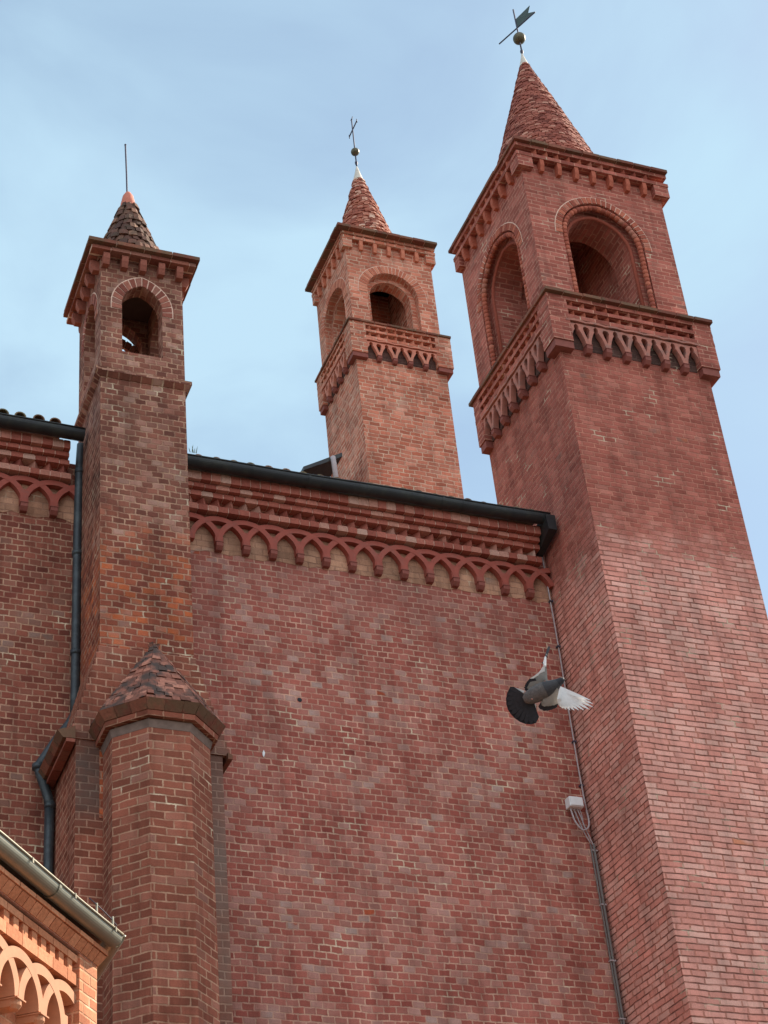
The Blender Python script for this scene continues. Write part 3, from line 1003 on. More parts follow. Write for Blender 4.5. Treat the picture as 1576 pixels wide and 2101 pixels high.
MID = dict(label='small orange brick tower standing behind the roof between the other two', foot=(11.93, 14.05, 25.85, 27.80), lean=0.004,
           m_shaft=M_mid, m_shaft2=M_mid, m_corb=M_corb, m_saw=M_vous_m, m_trac=M_tcot3, m_slab=M_tile, m_bel=M_mid, m_vous=M_vous_m, m_roll=M_vous_t, m_cone=M_cone_m,
           ob=0.13, cw=0.24, slab=(27.84, 27.89), slab_o=(.165, .145, .165, .06), tilew=0.3,
           bands=((27.785, 27.838, 0.0, 0), (27.60, 27.66, 0.0, 0), (27.40, 27.475, 0.0, 0)), saws=((27.66, 27.785), (27.475, 27.60)), sawp=0.21,
           corb=(26.85, 26.97), arch_top=27.33, ncorb=4,
           bel=(11.95, 14.03, 25.87, 27.78), belz=30.42, T=0.45, rad=(0.82, 0.61, 0.49), spring=29.02, point=0.0, drop=0.1, vw=0.075, roll=0.0,
           ob2=0.10, cw2=0.14, ubands=((30.56, 30.63), (30.42, 30.50)), usaw=(30.50, 30.56), brk=(30.16, 30.42), nbrk=5, bw=0.085,
           uslab=(30.63, 30.70), uslab_o=(.24, .12, .24, .07), cone=(12.95, 26.9, 0.9, 0.12, 42, 0.15, 0.022), capz=(33.72, 34.22))
tower(BIG)
tower(MID)


# ------------------------------------------------------------------ turret on the wall
TX0, TX1, TY0, TY1 = 4.335, 5.555, 17.8, 19.13
root = thing('brick_turret', 'narrow weathered brick turret on the left with open arches and a squat dark cone', 'turret', ((TX0 + TX1) / 2, 18.5, 0))
mb = MB()
mb.box(TX0, TX1, TY0, TY1, 11.0, 17.86)
mb.build('shaft', M_tur, root)
mb = MB()
mb.hexa([(TX0 - .005, TY0 - .005, 17.80), (TX1 + .005, TY0 - .005, 17.80), (TX1 + .005, TY1, 17.80), (TX0 - .005, TY1, 17.80),
         (TX0 - .075, TY0 - .075, 17.86), (TX1 + .075, TY0 - .075, 17.86), (TX1 + .075, TY1 + .075, 17.86), (TX0 - .075, TY1 + .075, 17.86)], 0)
mb.box(TX0 - .078, TX1 + .078, TY0 - .078, TY1 + .078, 17.863, 17.925, 0)
mb.build('ledge', M_tur, root)
z0, z1, T = 17.92, 20.06, 0.22
W, D = TX1 - TX0, TY1 - TY0
b = MB()
frs = []
sides = [(Fr((TX0, TY0, 0), (1, 0, 0), (0, -1, 0)), W, .297), (Fr((TX0, TY0, 0), (0, 1, 0), (-1, 0, 0)), D, .34),
         (Fr((TX1, TY0, 0), (0, 1, 0), (1, 0, 0)), D, .34), (Fr((TX0, TY1, 0), (1, 0, 0), (0, 1, 0)), W, .297)]
ZS, SILL = 19.24, 18.34
for F, L, rr in sides:
    zsp = ZS + (0.27 if F.n.y > 0 else 0.0)
    p = arch_path(L / 2, rr, zsp, SILL, 0.42)
    wall_hole(b, F, 0, L, SILL, z1, p, 0.0)
    b.face([F(0, 0, z0), F(L, 0, z0), F(L, 0, SILL), F(0, 0, SILL)])
    reveal(b, F, p, -T, 0.0)
    wall_hole(b, F, T, L - T, SILL, z1, p, -T, 0)
    b.face([F(T, -T, z0), F(L - T, -T, z0), F(L - T, -T, SILL), F(T, -T, SILL)])
    b.face([F(L / 2 - rr, 0, SILL), F(L / 2 + rr, 0, SILL), F(L / 2 + rr, -T, SILL), F(L / 2 - rr, -T, SILL)])
    po = arch_path(L / 2, rr + .15, ZS, ZS - .12, 0.3)
    pi_ = arch_path(L / 2, rr + .004, ZS, ZS - .12, 0.42)
    fr = MB()
    frs.append(fr)
    band(fr, F, pi_, arch_path(L / 2, rr + .166, ZS, ZS - .12, 0.3), -0.03, 0.004, 1)
    voussoirs(fr, F, pi_, po, -0.03, 0.012, 0.085)
b.box(TX0 + .02, TX1 - .02, TY0 + .02, TY1 - .02, z1 - 0.03, z1, 1)
b.face([(TX0, TY0, z0 + .01), (TX1, TY0, z0 + .01), (TX1, TY1, z0 + .01), (TX0, TY1, z0 + .01)], 1)
lan = b.build('lantern', [M_tur, M_dark], root)
for fr in frs:
    fr.build('arch_ring', [M_vous_t, M_mort], lan)
# sill crumbs of lime
c = MB()
c.box(TX0 - .02, TX1 + .02, TY0 - .02, TY1 + .02, z1, 20.09, 0)
cr = c.build('cornice', [M_tur], root)
for F, L, rr in sides:
    lip = MB()
    brick_row(lip, F, -.17 if F.n.y else 0, L + .17 if F.n.y else L, -0.02, .17, 20.075, 20.145, 0.3)
    lip.build('brick_lip', [M_vous_t, M_mort], cr)
def bracket(F, u, wd, dep, za, zb):
    m = MB()
    h = wd / 2
    vs = []
    for q in (u - h, u + h):
        vs += [F(q, 0, za), F(q, dep * .7, za), F(q, dep, za + (zb - za) * .45), F(q, dep, zb), F(q, 0, zb)]
    m.mesh(vs, [(0, 1, 2, 3, 4), (9, 8, 7, 6, 5), (0, 5, 6, 1), (1, 6, 7, 2), (2, 7, 8, 3), (3, 8, 9, 4), (4, 9, 5, 0)])
    return m.build('bracket', M_vous_t, cr)
for F, L, rr in sides:
    uu = [0.06 + (L - 0.12) * i / 4 for i in range(5)] if F.n.y else [0.12 + (L - 0.2) * i / 4 for i in range(5)]
    o = bracket(F, uu[0], 0.095, 0.135, 19.87, 20.06)
    spread(o, cr, F, uu[1:], uu[0])
sl = MB()
slab_tiles(sl, TX0 - .235, TX1 + .22, TY0 - .24, TY1 + .11, 20.15, 20.215, (TX0 - .1, TX1 + .1, TY0 - .1, TY1 + .05), 0.42)
sl.build('roof_slab', [M_tile, M_mort], root)
cn = MB()
cone_bricks(cn, 4.94, 18.5, 20.21, 21.99, 0.69, 0.115, 15, 0.14, 0.034, 0, 11, 0.15)
cone = cn.build('spire', M_cone_t, root)
cp = MB()
cp.lathe(4.94, 18.5, [(0.125, 21.95), (0.12, 22.02), (0.085, 22.2), (0.045, 22.28), (0.01, 22.32)], 20)
cp.build('spire_cap', M_capt, cone, smooth=True)
rod = MB()
rod.tube([(4.925, 18.5, 22.28), (4.92, 18.5, 22.7), (4.905, 18.5, 23.36)], 0.014, 8)
rod.sphere((4.905, 18.5, 23.37), 0.02, 8)
tag(rod.build('lightning_rod', M_iron), 'thin bare metal rod standing up from the squat left cone roof', 'rod')

# ------------------------------------------------------------------ buttress under the turret
root = thing('buttress', 'octagonal brick buttress with a stepped half-pyramid roof below the left turret', 'buttress', (4.98, 17.6, 0))
s_ = 0.5
oc = (4.98, 17.0 + s_ * 1.2071)
def octa(r_extra, z):
    rad = (s_ / 2) / math.sin(math.pi / 8) + r_extra / math.cos(math.pi / 8)
    return [(oc[0] + rad * math.cos(math.pi / 8 + k * math.pi / 4), oc[1] + rad * math.sin(math.pi / 8 + k * math.pi / 4), z) for k in range(8)]
def prism(mb, lo, hi, mat=0, v0=0.0):
    n = len(lo)
    mb.mesh(lo + hi, [(k, (k + 1) % n, n + (k + 1) % n, n + k) for k in range(n)] + [tuple(range(n))[::-1], tuple(range(n, 2 * n))], mat, v0)
mb = MB()
prism(mb, octa(0, 0), octa(0, 11.9))
mb.build('shaft', M_oct, root)
mb = MB()
prism(mb, octa(0.004, 11.83), octa(0.03, 11.93), 1)
prism(mb, octa(0.088, 11.945), octa(0.092, 12.015), 0, 11.945)
mb.build('cornice', [M_oct, M_grmy], root)
def band_bricks(mb, ra, rb, za, zb, n, rnd, mat=0, jit=0.006):
    A, B, Ai, Bi = octa(ra, za), octa(rb, zb), octa(ra - .1, za), octa(rb - .1, zb)
    for k in (3, 4, 5, 6, 7, 0):
        k2 = (k + 1) % 8
        mids = sorted([0.0, 1.0] + [(i + 1 + rnd.uniform(-.18, .18)) / n for i in range(n - 1)])
        for f0, f1 in zip(mids[:-1], mids[1:]):
            q = rnd.uniform(-jit, jit)
            dz = rnd.uniform(-jit, jit) * 0.7
            L = lambda P, f: Vector(P[k]).lerp(Vector(P[k2]), f) + Vector((0, 0, dz))
            e0, e1 = f0 + .008 / n * 2, f1 - .008 / n * 2
            m = Vector((A[k][0] + A[k2][0] - 2 * oc[0], A[k][1] + A[k2][1] - 2 * oc[1], 0)).normalized() * q
            mb.hexa([L(A, e0) + m, L(A, e1) + m, L(Ai, e1), L(Ai, e0), L(B, e0) + m, L(B, e1) + m, L(Bi, e1), L(Bi, e0)], mat)
rnd = random.Random(3)
mb = MB()
band_bricks(mb, 0.10, 0.185, 12.02, 12.13, 3, rnd, 0, 0.003)
prism(mb, octa(0.09, 12.025), octa(0.172, 12.125), 1)
mb.build('eave_tile', [M_tile, M_mortd], root)
mb = MB()
N = 18
for i in range(N):
    f0, f1 = i / N, (i + 1) / N
    e0 = 0.165 * (1 - f0) - 0.60 * f0
    e1 = 0.165 * (1 - f1) - 0.60 * f1
    za, zb = 12.135 + 1.24 * f0, 12.135 + 1.24 * f1
    band_bricks(mb, e0 + 0.012, (e0 + e1) / 2, za, zb - 0.002, max(1, int(round(6 * (1 - f0)))), rnd, 0, 0.014)
prism(mb, octa(0.13, 12.13), octa(-0.59, 13.36), 1)
mb.build('roof', [M_octr, M_mortd], root)

# pilaster with sloping shoulders behind it
root = thing('pilaster', 'wide brick pilaster with sloping tiled shoulders behind the octagonal buttress', 'pilaster', (4.97, 18.5, 0))
PX0, PX1, PY = 4.045, 5.885, 17.8
mb = MB()
mb.box(PX0, PX1, PY + .012, 18.99, 0, 12.08)
mb.build('shaft', M_pil, root)
mb = MB()
sh = [(3.99, 12.12), (5.955, 12.03), (5.575, 13.38), (4.325, 13.30)]
F = Fr((0, PY, 0), (1, 0, 0), (0, -1, 0))
# stepped courses shape the slopes
zz = 0.097 * 124
k = 0
while zz < 13.3:
    f = (zz - 12.03) / 1.3
    a = 3.985 + (4.335 - 3.985) * f - 0.01
    c_ = 5.96 + (5.555 - 5.96) * f + 0.01
    mb.box(a, c_, PY - 0.012 - (k % 3) * .0015, 18.99, zz + .001, zz + 0.096)
    zz += 0.097
    k += 1
mb.build('shoulder', M_pil, root)
for (xa, xb, zc) in ((3.87, 4.02, 12.06), (5.93, 5.99, 11.98)):
    n = 5 if xa < 5 else 3
    e = MB()
    for i in range(n):
        ya, yb = 17.72 + (18.98 - 17.72) * i / n + .006, 17.72 + (18.98 - 17.72) * (i + 1) / n - .006
        if xa < 5:
            e.hexa([(xa, ya, zc - .075), (xb, ya, zc - .07), (xb, yb, zc - .07), (xa, yb, zc - .075), (xa - .07, ya, zc + .02), (xb, ya, zc + .1), (xb, yb, zc + .1), (xa - .07, yb, zc + .02)], 0)
            e.box(xa + .04, xb, ya, yb, zc - .125, zc - .08, 1)
        else:
            e.hexa([(xa, ya, zc - .03), (xb, ya, zc - .03), (xb, yb, zc - .03), (xa, yb, zc - .03), (xa, ya, zc + .06), (xb, ya, zc + .03), (xb, yb, zc + .03), (xa, yb, zc + .06)], 0)
    e.build('eave_tile', [M_tile, M_vous_t], root)


# ------------------------------------------------------------------ church walls
def bay(x0, x1, dz, first_u, pitch, ncor, label, mat, ucut0, ucut1):
    root = thing('church_wall', label, 'wall', ((x0 + x1) / 2, 19.2, 0))
    F = Fr((0, 19.0, 0), (1, 0, 0), (0, -1, 0))
    mb = MB()
    mb.box(x0, x1, 19.0, 20.6, 0, 17.0 + dz)
    wall = mb.build('masonry', mat, root)
    pl = MB()
    zt = 16.5 + dz
    zb = 15.985 + dz
    n = int((x1 - x0) / 0.12)
    lo = []
    for i in range(n + 1):
        lo.append((x0 + (x1 - x0) * i / n, zb + random.uniform(-0.03, 0.03)))
    pl.poly(F, [(x0, zt)] + lo + [(x1, zt)], -0.01, 0.006)
    pl.build('limewash', M_plas, root)
    # cornice bands
    co = MB()
    a, b = ucut0, ucut1
    brick_row(co, F, a, b, -.05, .345, 16.985 + dz, 17.13 + dz, 0.15)
    brick_row(co, F, a, b, -.05, .275, 16.90 + dz, 16.978 + dz, 0.17)
    brick_row(co, F, a, b + .02, -.05, .205, 16.805 + dz, 16.893 + dz, 0.17)
    brick_row(co, F, a, b + .05, -.05, .17, 16.59 + dz, 16.69 + dz, 0.15)
    cor = co.build('cornice', [M_isl, M_mort], root)
    st = MB()
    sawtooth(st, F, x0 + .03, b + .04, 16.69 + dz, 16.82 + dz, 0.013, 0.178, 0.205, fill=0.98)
    st.fbox(F, x0 + .002, b + .04, -0.01, 0.012, 16.703 + dz, 16.82 + dz, 1)  # backing strip with the valley shade coloured in
    st.build('sawtooth_course', [M_isl, M_shade], cor)
    # interlaced arcade
    ar = MB()
    zs = 16.115 + dz
    us = [first_u + pitch * i for i in range(-1, ncor + 1)]
    for i, u in enumerate(us):
        clipped_arc(ar, F, u, zs, pitch, 0.08, 0.0, 0.10 + 0.0022 * (i % 3), x0 + .003, x1 - .003)
    for u in us[1:-1]:
        ar.fbox(F, u - .058, u + .058, 0.0, 0.0965, zs - 0.01, zs + 0.17)
        ar.poly(F, [(u - .06, zs + .12), (u + .06, zs + .12), (u + .085, zs + .19), (u, zs + .235), (u - .085, zs + .19)], 0.0, 0.0945)
    ar.build('blind_arcade', M_tcot, root)
    o = corbel_mesh(F, us[1], 0.098, 0.118, 15.995 + dz, 16.12 + dz, 'corbel', M_corb, root)
    spread(o, root, F, us[2:-1], us[1])
    return root, F


rb, FB = bay(5.55, 11.56, 0.0, 6.331, 0.4035, 13, 'tall plain brick wall in the centre between turret and big tower', M_wall, 5.56, 11.36)
la, FA = bay(-3.0, 4.34, 0.165, 3.953 - 0.419 * 9, 0.419, 10, 'strip of brick wall at the left edge beyond the turret', M_left, -3.0, 4.12)
hole = MB()
hole.sphere((7.415, 19.0, 13.733), 0.035, 10, 0, (1.0, 0.25, 1.0))
hole.build('putlog_hole', M_black, rb)
wh = MB()
wh.poly(FB, [(6.835, 12.80), (6.85, 12.77), (6.862, 12.80), (6.872, 12.84), (6.862, 12.86), (6.856, 12.885), (6.845, 12.86), (6.835, 12.84)], 0.0, 0.008)
wh.build('lime_splash', M_box, rb)


def gutter(name, F, u0, u1, o, z, r, mat, label, slope=0.0, lip=True, joints=(), brackets=True, solid_end=True, strap=True):
    root = thing(name, label, 'gutter', F((u0 + u1) / 2, o, z))
    n = 14
    m = MB()
    prof = []
    for k in range(n + 1):
        a = math.pi + math.pi * k / n
        prof.append((o - r * math.cos(a), z + r * math.sin(a)))
    prof = [(o - r, z + .015)] + [(q[0], q[1]) for q in sorted(prof, key=lambda q: q[0])] + [(o + r, z + .015)]
    rin = r - 0.012
    prin = [(o + (q[0] - o) * rin / r, z + (q[1] - z) * rin / r) for q in prof]
    segs = max(2, int((u1 - u0) / 0.8))
    def P(pf, u):
        dz = slope * (u - u0) + 0.006 * math.sin(u * 2.3)
        return [F(u, a, b + dz) for a, b in pf]
    for s in range(segs):
        ua, ub = u0 + (u1 - u0) * s / segs, u0 + (u1 - u0) * (s + 1) / segs
        A, B, Ai, Bi = P(prof, ua), P(prof, ub), P(prin, ua), P(prin, ub)
        L = len(A)
        for k in range(L - 1):
            m.face([A[k], A[k + 1], B[k + 1], B[k]])
            m.face([Ai[k], Ai[k + 1], Bi[k + 1], Bi[k]])
        m.face([A[0], B[0], Bi[0], Ai[0]])
        m.face([A[-1], B[-1], Bi[-1], Ai[-1]])
    for u in (u0, u1):
        m.face(P(prof, u))
    tr = m.build('trough', mat, root, smooth=True)
    if lip:
        q = MB()
        q.tube([F(u0 + (u1 - u0) * i / 20, o + r + .004, z + .018 + slope * (u1 - u0) * i / 20 + 0.006 * math.sin((u0 + (u1 - u0) * i / 20) * 2.3)) for i in range(21)], 0.012, 8)
        q.build('rolled_lip', mat, root, smooth=True)
    if strap:
        u = u0 + .35
        while u < u1 - .1:
            q = MB()
            dz = slope * (u - u0) + 0.006 * math.sin(u * 2.3)
            pf = [(o + (a - o) * (r + .004) / r, z + (b_ - z) * (r + .004) / r + dz) for a, b_ in prof]
            A = [F(u - .011, a, b_) for a, b_ in pf]
            B = [F(u + .011, a, b_) for a, b_ in pf]
            for k in range(len(A) - 1):
                q.face([A[k], A[k + 1], B[k + 1], B[k]])
            q.build('strap', mat, root, smooth=True)
            u += .82
    for u in joints:
        q = MB()
        dz = slope * (u - u0) + 0.006 * math.sin(u * 2.3)
        pf = [(o + (a - o) * (r + .007) / r, z + (b_ - z) * (r + .007) / r + dz) for a, b_ in prof]
        A = [F(u - .02, a, b_) for a, b_ in pf]
        B = [F(u + .02, a, b_) for a, b_ in pf]
        for k in range(len(A) - 1):
            q.face([A[k], A[k + 1], B[k + 1], B[k]])
        q.build('joint_collar', mat, root, smooth=True)
    return root


g1 = gutter('roof_gutter', FB, 5.57, 11.44, .45, 17.195, .106, M_gut, 'long black gutter along the top of the central brick wall', 0.004, joints=(7.6, 9.7))
g2 = gutter('roof_gutter', FA, -3.0, 4.28, .45, 17.40, .106, M_gut, 'short black gutter at the left edge ending against the turret', -0.006, joints=(2.0,))
# rain outlet box at the right end of the central gutter
m = MB()
m.hexa([(11.36, 18.42, 16.93), (11.50, 18.42, 16.93), (11.50, 18.95, 16.80), (11.40, 18.95, 16.80), (11.34, 18.42, 17.2), (11.50, 18.42, 17.2), (11.50, 18.95, 17.2), (11.34, 18.95, 17.2)])
m.build('outlet_box', M_gut, g1)

# curved roof tiles behind the gutters
def tile_roof(x0, x1, z, label, slope=0.26):
    root = thing('tiled_roof', label, 'roof', ((x0 + x1) / 2, 20.5, z))
    m = MB()
    n = int((x1 - x0) / 0.25)
    for i in range(n):
        x = x0 + (x1 - x0) * (i + .5) / n
        for k in range(5):
            ya, yb = 18.5 + k * .6, 18.5 + (k + 1) * .6 + .05
            jx = random.uniform(-.012, .012)
            jz = random.uniform(-.008, .008)
            vs = []
            for yy, rr in ((ya, .085), (yb, .075)):
                for q in range(9):
                    a = math.pi * q / 8
                    vs.append((x + jx + rr * math.cos(a), yy, z + jz + .025 - k * 0.0 + (yy - 18.5) * slope + rr * math.sin(a) + (0.012 if yy == ya else 0)))
                for q in range(9):
                    a = math.pi * q / 8
                    vs.append((x + jx + (rr - .018) * math.cos(a), yy, z + jz + .025 + (yy - 18.5) * slope + (rr - .018) * math.sin(a) + (0.012 if yy == ya else 0)))
            fs = []
            for q in range(8):
                fs += [(q, q + 1, 18 + q + 1, 18 + q), (9 + q, 9 + q + 1, 27 + q + 1, 27 + q), (q, q + 1, 9 + q + 1, 9 + q)]
            m.mesh(vs, fs)
    m.build('ridge_tile', M_roof, root)
    d = MB()
    d.hexa([(x0, 18.52, z - .03), (x1, 18.52, z - .03), (x1, 24.5, z - .03 + 6 * slope), (x0, 24.5, z - .03 + 6 * slope),
            (x0, 18.52, z + .02), (x1, 18.52, z + .02), (x1, 24.5, z + .02 + 6 * slope), (x0, 24.5, z + .02 + 6 * slope)])
    d.build('deck', M_roof, root)
    return root


tile_roof(5.56, 11.3, 17.19, 'low tiled aisle roof whose tile ends show above the central gutter')
tile_roof(-3.0, 4.0, 17.41, 'low tiled aisle roof whose tile ends show above the left gutter')

# perched bits on the central gutter
m = MB()
for (x, h_, lx) in ((5.83, .13, .015), (5.85, .1, -.02), (5.89, .11, .02), (5.87, .07, .0), (5.80, .06, -.02)):
    m.tube([(x, 18.45, 17.27), (x + lx * .6, 18.45, 17.29 + h_ * .5), (x + lx, 18.44, 17.28 + h_)], 0.006, 5, rs=[.006, .005, .001])
tag(m.build('weed', M_moss), 'small weed sprouting from the central gutter beside the turret', 'plant')
m = MB()
m.hexa([(10.93, 19.5, 17.45), (11.12, 19.5, 17.45), (11.12, 19.8, 17.5), (10.93, 19.8, 17.5), (11.02, 19.6, 17.92), (11.06, 19.6, 17.92), (11.06, 19.66, 17.92), (11.02, 19.66, 17.92)])
m.tube([(11.04, 19.63, 17.9), (11.03, 19.63, 18.02), (11.035, 19.63, 18.09)], .02, 6, rs=[.022, .018, .006])
tag(m.build('roof_spike', M_cond), 'little pointed grey spike on the roof beside the big tower', 'spike')

# ------------------------------------------------------------------ low gable beside the far tower
root = thing('gable_roof', 'dark sloping roof edge with a brick gable left of the far tower', 'roof', (11.1, 26.6, 23.5))
m = MB()
def slabp(x0, z0, x1, z1, t, ya, yb, mat=0):
    m.hexa([(x0, ya, z0), (x1, ya, z1), (x1, yb, z1), (x0, yb, z0), (x0, ya, z0 + t), (x1, ya, z1 + t), (x1, yb, z1 + t), (x0, yb, z0 + t)], mat)
slabp(10.62, 23.62, 11.42, 24.12, 0.10, 25.9, 27.5)
slabp(10.50, 23.50, 10.86, 23.72, 0.09, 25.8, 27.5)
m.build('tile_edge', M_gut, root)
m2 = MB()
m2.box(10.80, 11.9, 26.3, 27.4, 22.0, 23.72)
m2.build('gable_wall', M_tur, root)
m3 = MB()
m3.tube([(11.19, 25.86, 24.02), (11.2, 25.85, 23.8), (11.25, 25.84, 22.2)], 0.055, 10)
m3.build('rain_pipe', M_cond, root, smooth=True)

# ------------------------------------------------------------------ downpipe
root = thing('downpipe', 'dark grey rain pipe that kinks round the shoulder at the left edge', 'pipe', (4.25, 18.9, 11))
segs = [[(4.315, 18.86, 17.42), (4.30, 18.89, 17.0), (4.285, 18.9, 15.8), (4.275, 18.9, 13.35), (4.27, 18.89, 12.95)],
        [(4.27, 18.89, 13.0), (4.20, 18.88, 12.85), (4.03, 18.86, 12.58), (3.86, 18.85, 12.27), (3.80, 18.86, 12.16)],
        [(3.80, 18.86, 12.22), (3.83, 18.87, 12.10), (3.90, 18.89, 11.92), (3.955, 18.9, 11.76), (3.975, 18.9, 11.6)],
        [(3.97, 18.9, 11.72), (3.97, 18.9, 11.0), (3.965, 18.9, 0.1)]]
for i, sg in enumerate(segs):
    m = MB()
    m.tube(sg, 0.062 if i else 0.06, 14)
    m.build('pipe_length' if i in (0, 3) else 'elbow', M_pipe, root, smooth=True)
for (x, y, z) in ((4.304, 18.89, 16.95), (4.283, 18.9, 15.55), (4.277, 18.9, 13.95), (3.80, 18.86, 12.17), (3.975, 18.9, 11.66)):
    m = MB()
    m.tube([(x, y, z - .035), (x, y, z + .035)], 0.071, 14)
    m.build('collar', M_pipe, root, smooth=True)

# ------------------------------------------------------------------ conduit and junction box in the corner
root = thing('conduit', 'thin grey cable conduit running down the corner beside the big tower', 'conduit', (11.52, 18.96, 12))
m = MB()
cp_ = [(11.50, 18.97, 17.0), (11.51, 18.97, 16.4), (11.525, 18.97, 15.2), (11.52, 18.97, 14.2), (11.515, 18.96, 13.2), (11.52, 18.95, 12.7), (11.525, 18.93, 12.4)]
m.tube(cp_, 0.0115, 8)
m.build('thin_tube', M_cond, root, smooth=True)
m = MB()
m.tube([(11.555, 18.96, 12.0), (11.565, 18.965, 11.0), (11.575, 18.975, 9.0), (11.60, 18.975, 0.2)], 0.018, 8)
m.tube([(11.515, 18.97, 12.0), (11.53, 18.975, 10.9), (11.54, 18.975, 9.0), (11.55, 18.975, 0.2)], 0.012, 8)
m.build('duct', M_duct, root, smooth=True)
for z in (16.0, 15.2, 14.4, 13.6, 12.9):
    m = MB()
    m.box(11.495, 11.55, 18.945, 18.999, z - .012, z + .012)
    m.build('clip', M_iron, root)
for z in (11.9, 11.1, 10.3, 9.5):
    m = MB()
    m.box(11.515, 11.60, 18.95, 18.999, z - .010, z + .010)
    m.build('clip', M_cond, root)
root = thing('junction_box', 'small white junction box with hanging cable loops on the brick wall', 'box', (11.34, 18.93, 12.57))
m = MB()
m.box(11.235, 11.445, 18.86, 18.998, 12.50, 12.655)
o = m.build('housing', M_box, root)
bv = o.modifiers.new("bevel", 'BEVEL')
bv.width = 0.012
bv.segments = 2
m = MB()
m.box(11.245, 11.435, 18.845, 18.858, 12.51, 12.645)
o = m.build('lid', M_box, root)
bv = o.modifiers.new("bevel", 'BEVEL')
bv.width = 0.005
def loop(pts, r=0.010):
    q = MB()
    # smooth the polyline
    P = [Vector(p) for p in pts]
    out_ = []
    for i in range(len(P) - 1):
        p0, p1, p2, p3 = P[max(0, i - 1)], P[i], P[i + 1], P[min(len(P) - 1, i + 2)]
        for k in range(6):
            t = k / 6
            out_.append(0.5 * ((2 * p1) + (p2 - p0) * t + (2 * p0 - 5 * p1 + 4 * p2 - p3) * t * t + (3 * p1 - p0 - 3 * p2 + p3) * t ** 3))
    out_.append(P[-1])
    q.tube(out_, r, 8)
    return q.build('cable', M_cond, root, smooth=True)
loop([(11.27, 18.93, 12.5), (11.28, 18.92, 12.4), (11.30, 18.90, 12.27), (11.38, 18.89, 12.16), (11.47, 18.89, 12.2), (11.515, 18.91, 12.32), (11.52, 18.94, 12.5)], .013)
loop([(11.32, 18.93, 12.5), (11.36, 18.93, 12.35), (11.43, 18.94, 12.15), (11.515, 18.96, 12.0)])
loop([(11.37, 18.93, 12.5), (11.42, 18.93, 12.35), (11.44, 18.93, 12.25), (11.48, 18.94, 12.15), (11.55, 18.96, 11.98)])
loop([(11.41, 18.93, 12.5), (11.44, 18.94, 12.38), (11.43, 18.94, 12.3)], .008)

# ------------------------------------------------------------------ finials
root = thing('weather_vane', 'iron weather vane with swallow-tailed flag on the big right cone', 'weather vane', (12.79, 18.88, 28.66))
VX, VY = 12.795, 18.88
m = MB()
m.tube([(VX, VY, 28.6), (VX, VY, 29.3), (VX - .01, VY, 29.97)], 0.015, 8)
m.lathe(VX, VY, [(.012, 28.66), (.03, 28.72), (.03, 28.76), (.014, 28.80)], 12)
m.build('rod', M_iron, root, smooth=True)
m = MB()
m.sphere((VX, VY, 29.12), 0.12, 20)
m.build('ball', M_ball, root, smooth=True)
az = R(-22.2)
FV = Fr((VX, VY, 0), (math.sin(az), math.cos(az), 0), (math.cos(az), -math.sin(az), 0))
m = MB()
zf = 29.43
m.poly(FV, [(-.01, zf + .0), (-.46, zf + .01), (-.30, zf + .13), (-.37, zf + .28), (-.01, zf + .25)], -.005, .005)
m.build('flag', M_flag, root)
m = MB()
m.tube([FV(.47, 0, zf), FV(0, 0, zf), FV(-.46, 0, zf)], 0.014, 8)
m.build('pointer', M_iron, root, smooth=True)
root = thing('cross_finial', 'slender iron cross above a dark ball on the far tower cone', 'cross', (12.95, 26.9, 34.2))
m = MB()
m.tube([(12.95, 26.9, 34.15), (12.95, 26.9, 35.9)], 0.017, 8)
m.lathe(12.95, 26.9, [(.015, 34.24), (.035, 34.3), (.035, 34.36), (.015, 34.4)], 12)
m.build('upright', M_iron, root, smooth=True)
m = MB()
m.sphere((12.95, 26.9, 34.72), 0.105, 18)
m.build('ball', M_ball, root, smooth=True)
m = MB()
m.tube([(12.955, 26.62, 35.53), (12.955, 27.14, 35.53)], 0.016, 8)
for yy in (26.62, 27.14):
    m.tube([(12.955, yy, 35.47), (12.955, yy, 35.59)], 0.011, 6)
m.tube([(12.955, 26.84, 35.93), (12.955, 26.9, 35.86), (12.955, 26.96, 35.93)], 0.011, 6)
m.build('crossbar', M_iron, root, smooth=True)

# ------------------------------------------------------------------ sunlit chapel at the lower left
ct, cn_ = Vector((.636, .772, 0)), Vector((.772, -.636, 0))
CC = Vector((3.269, 13.5, 0))
FC = Fr(CC, ct, cn_)
root = thing('chapel', 'sunlit orange brick chapel corner with arcaded cornice at the lower left', 'chapel', CC)
m = MB()
DP = -.23     # plane of the wall behind the arcade; o = 0 is the face of the corner strip
m.hexa([FC(-7, DP, 0), FC(-.01, DP, 0), (CC.x - .02, CC.y + 2.2, 0), (CC.x - 6, CC.y + 2.2, 0), FC(-7, DP, 7.5), FC(-.01, DP, 7.5), (CC.x - .02, CC.y + 2.2, 7.5), (CC.x - 6, CC.y + 2.2, 7.5)])
m.hexa([FC(-.326, 0, 0), FC(0, 0, 0), (CC.x, CC.y + .5, 0), FC(-.326, -.3, 0), FC(-.326, 0, 7.346), FC(0, 0, 7.346), (CC.x, CC.y + .5, 7.346), FC(-.326, -.3, 7.346)])
m.build('masonry', M_chp, root)
m = MB()
tm = math.tan(R(19.75))
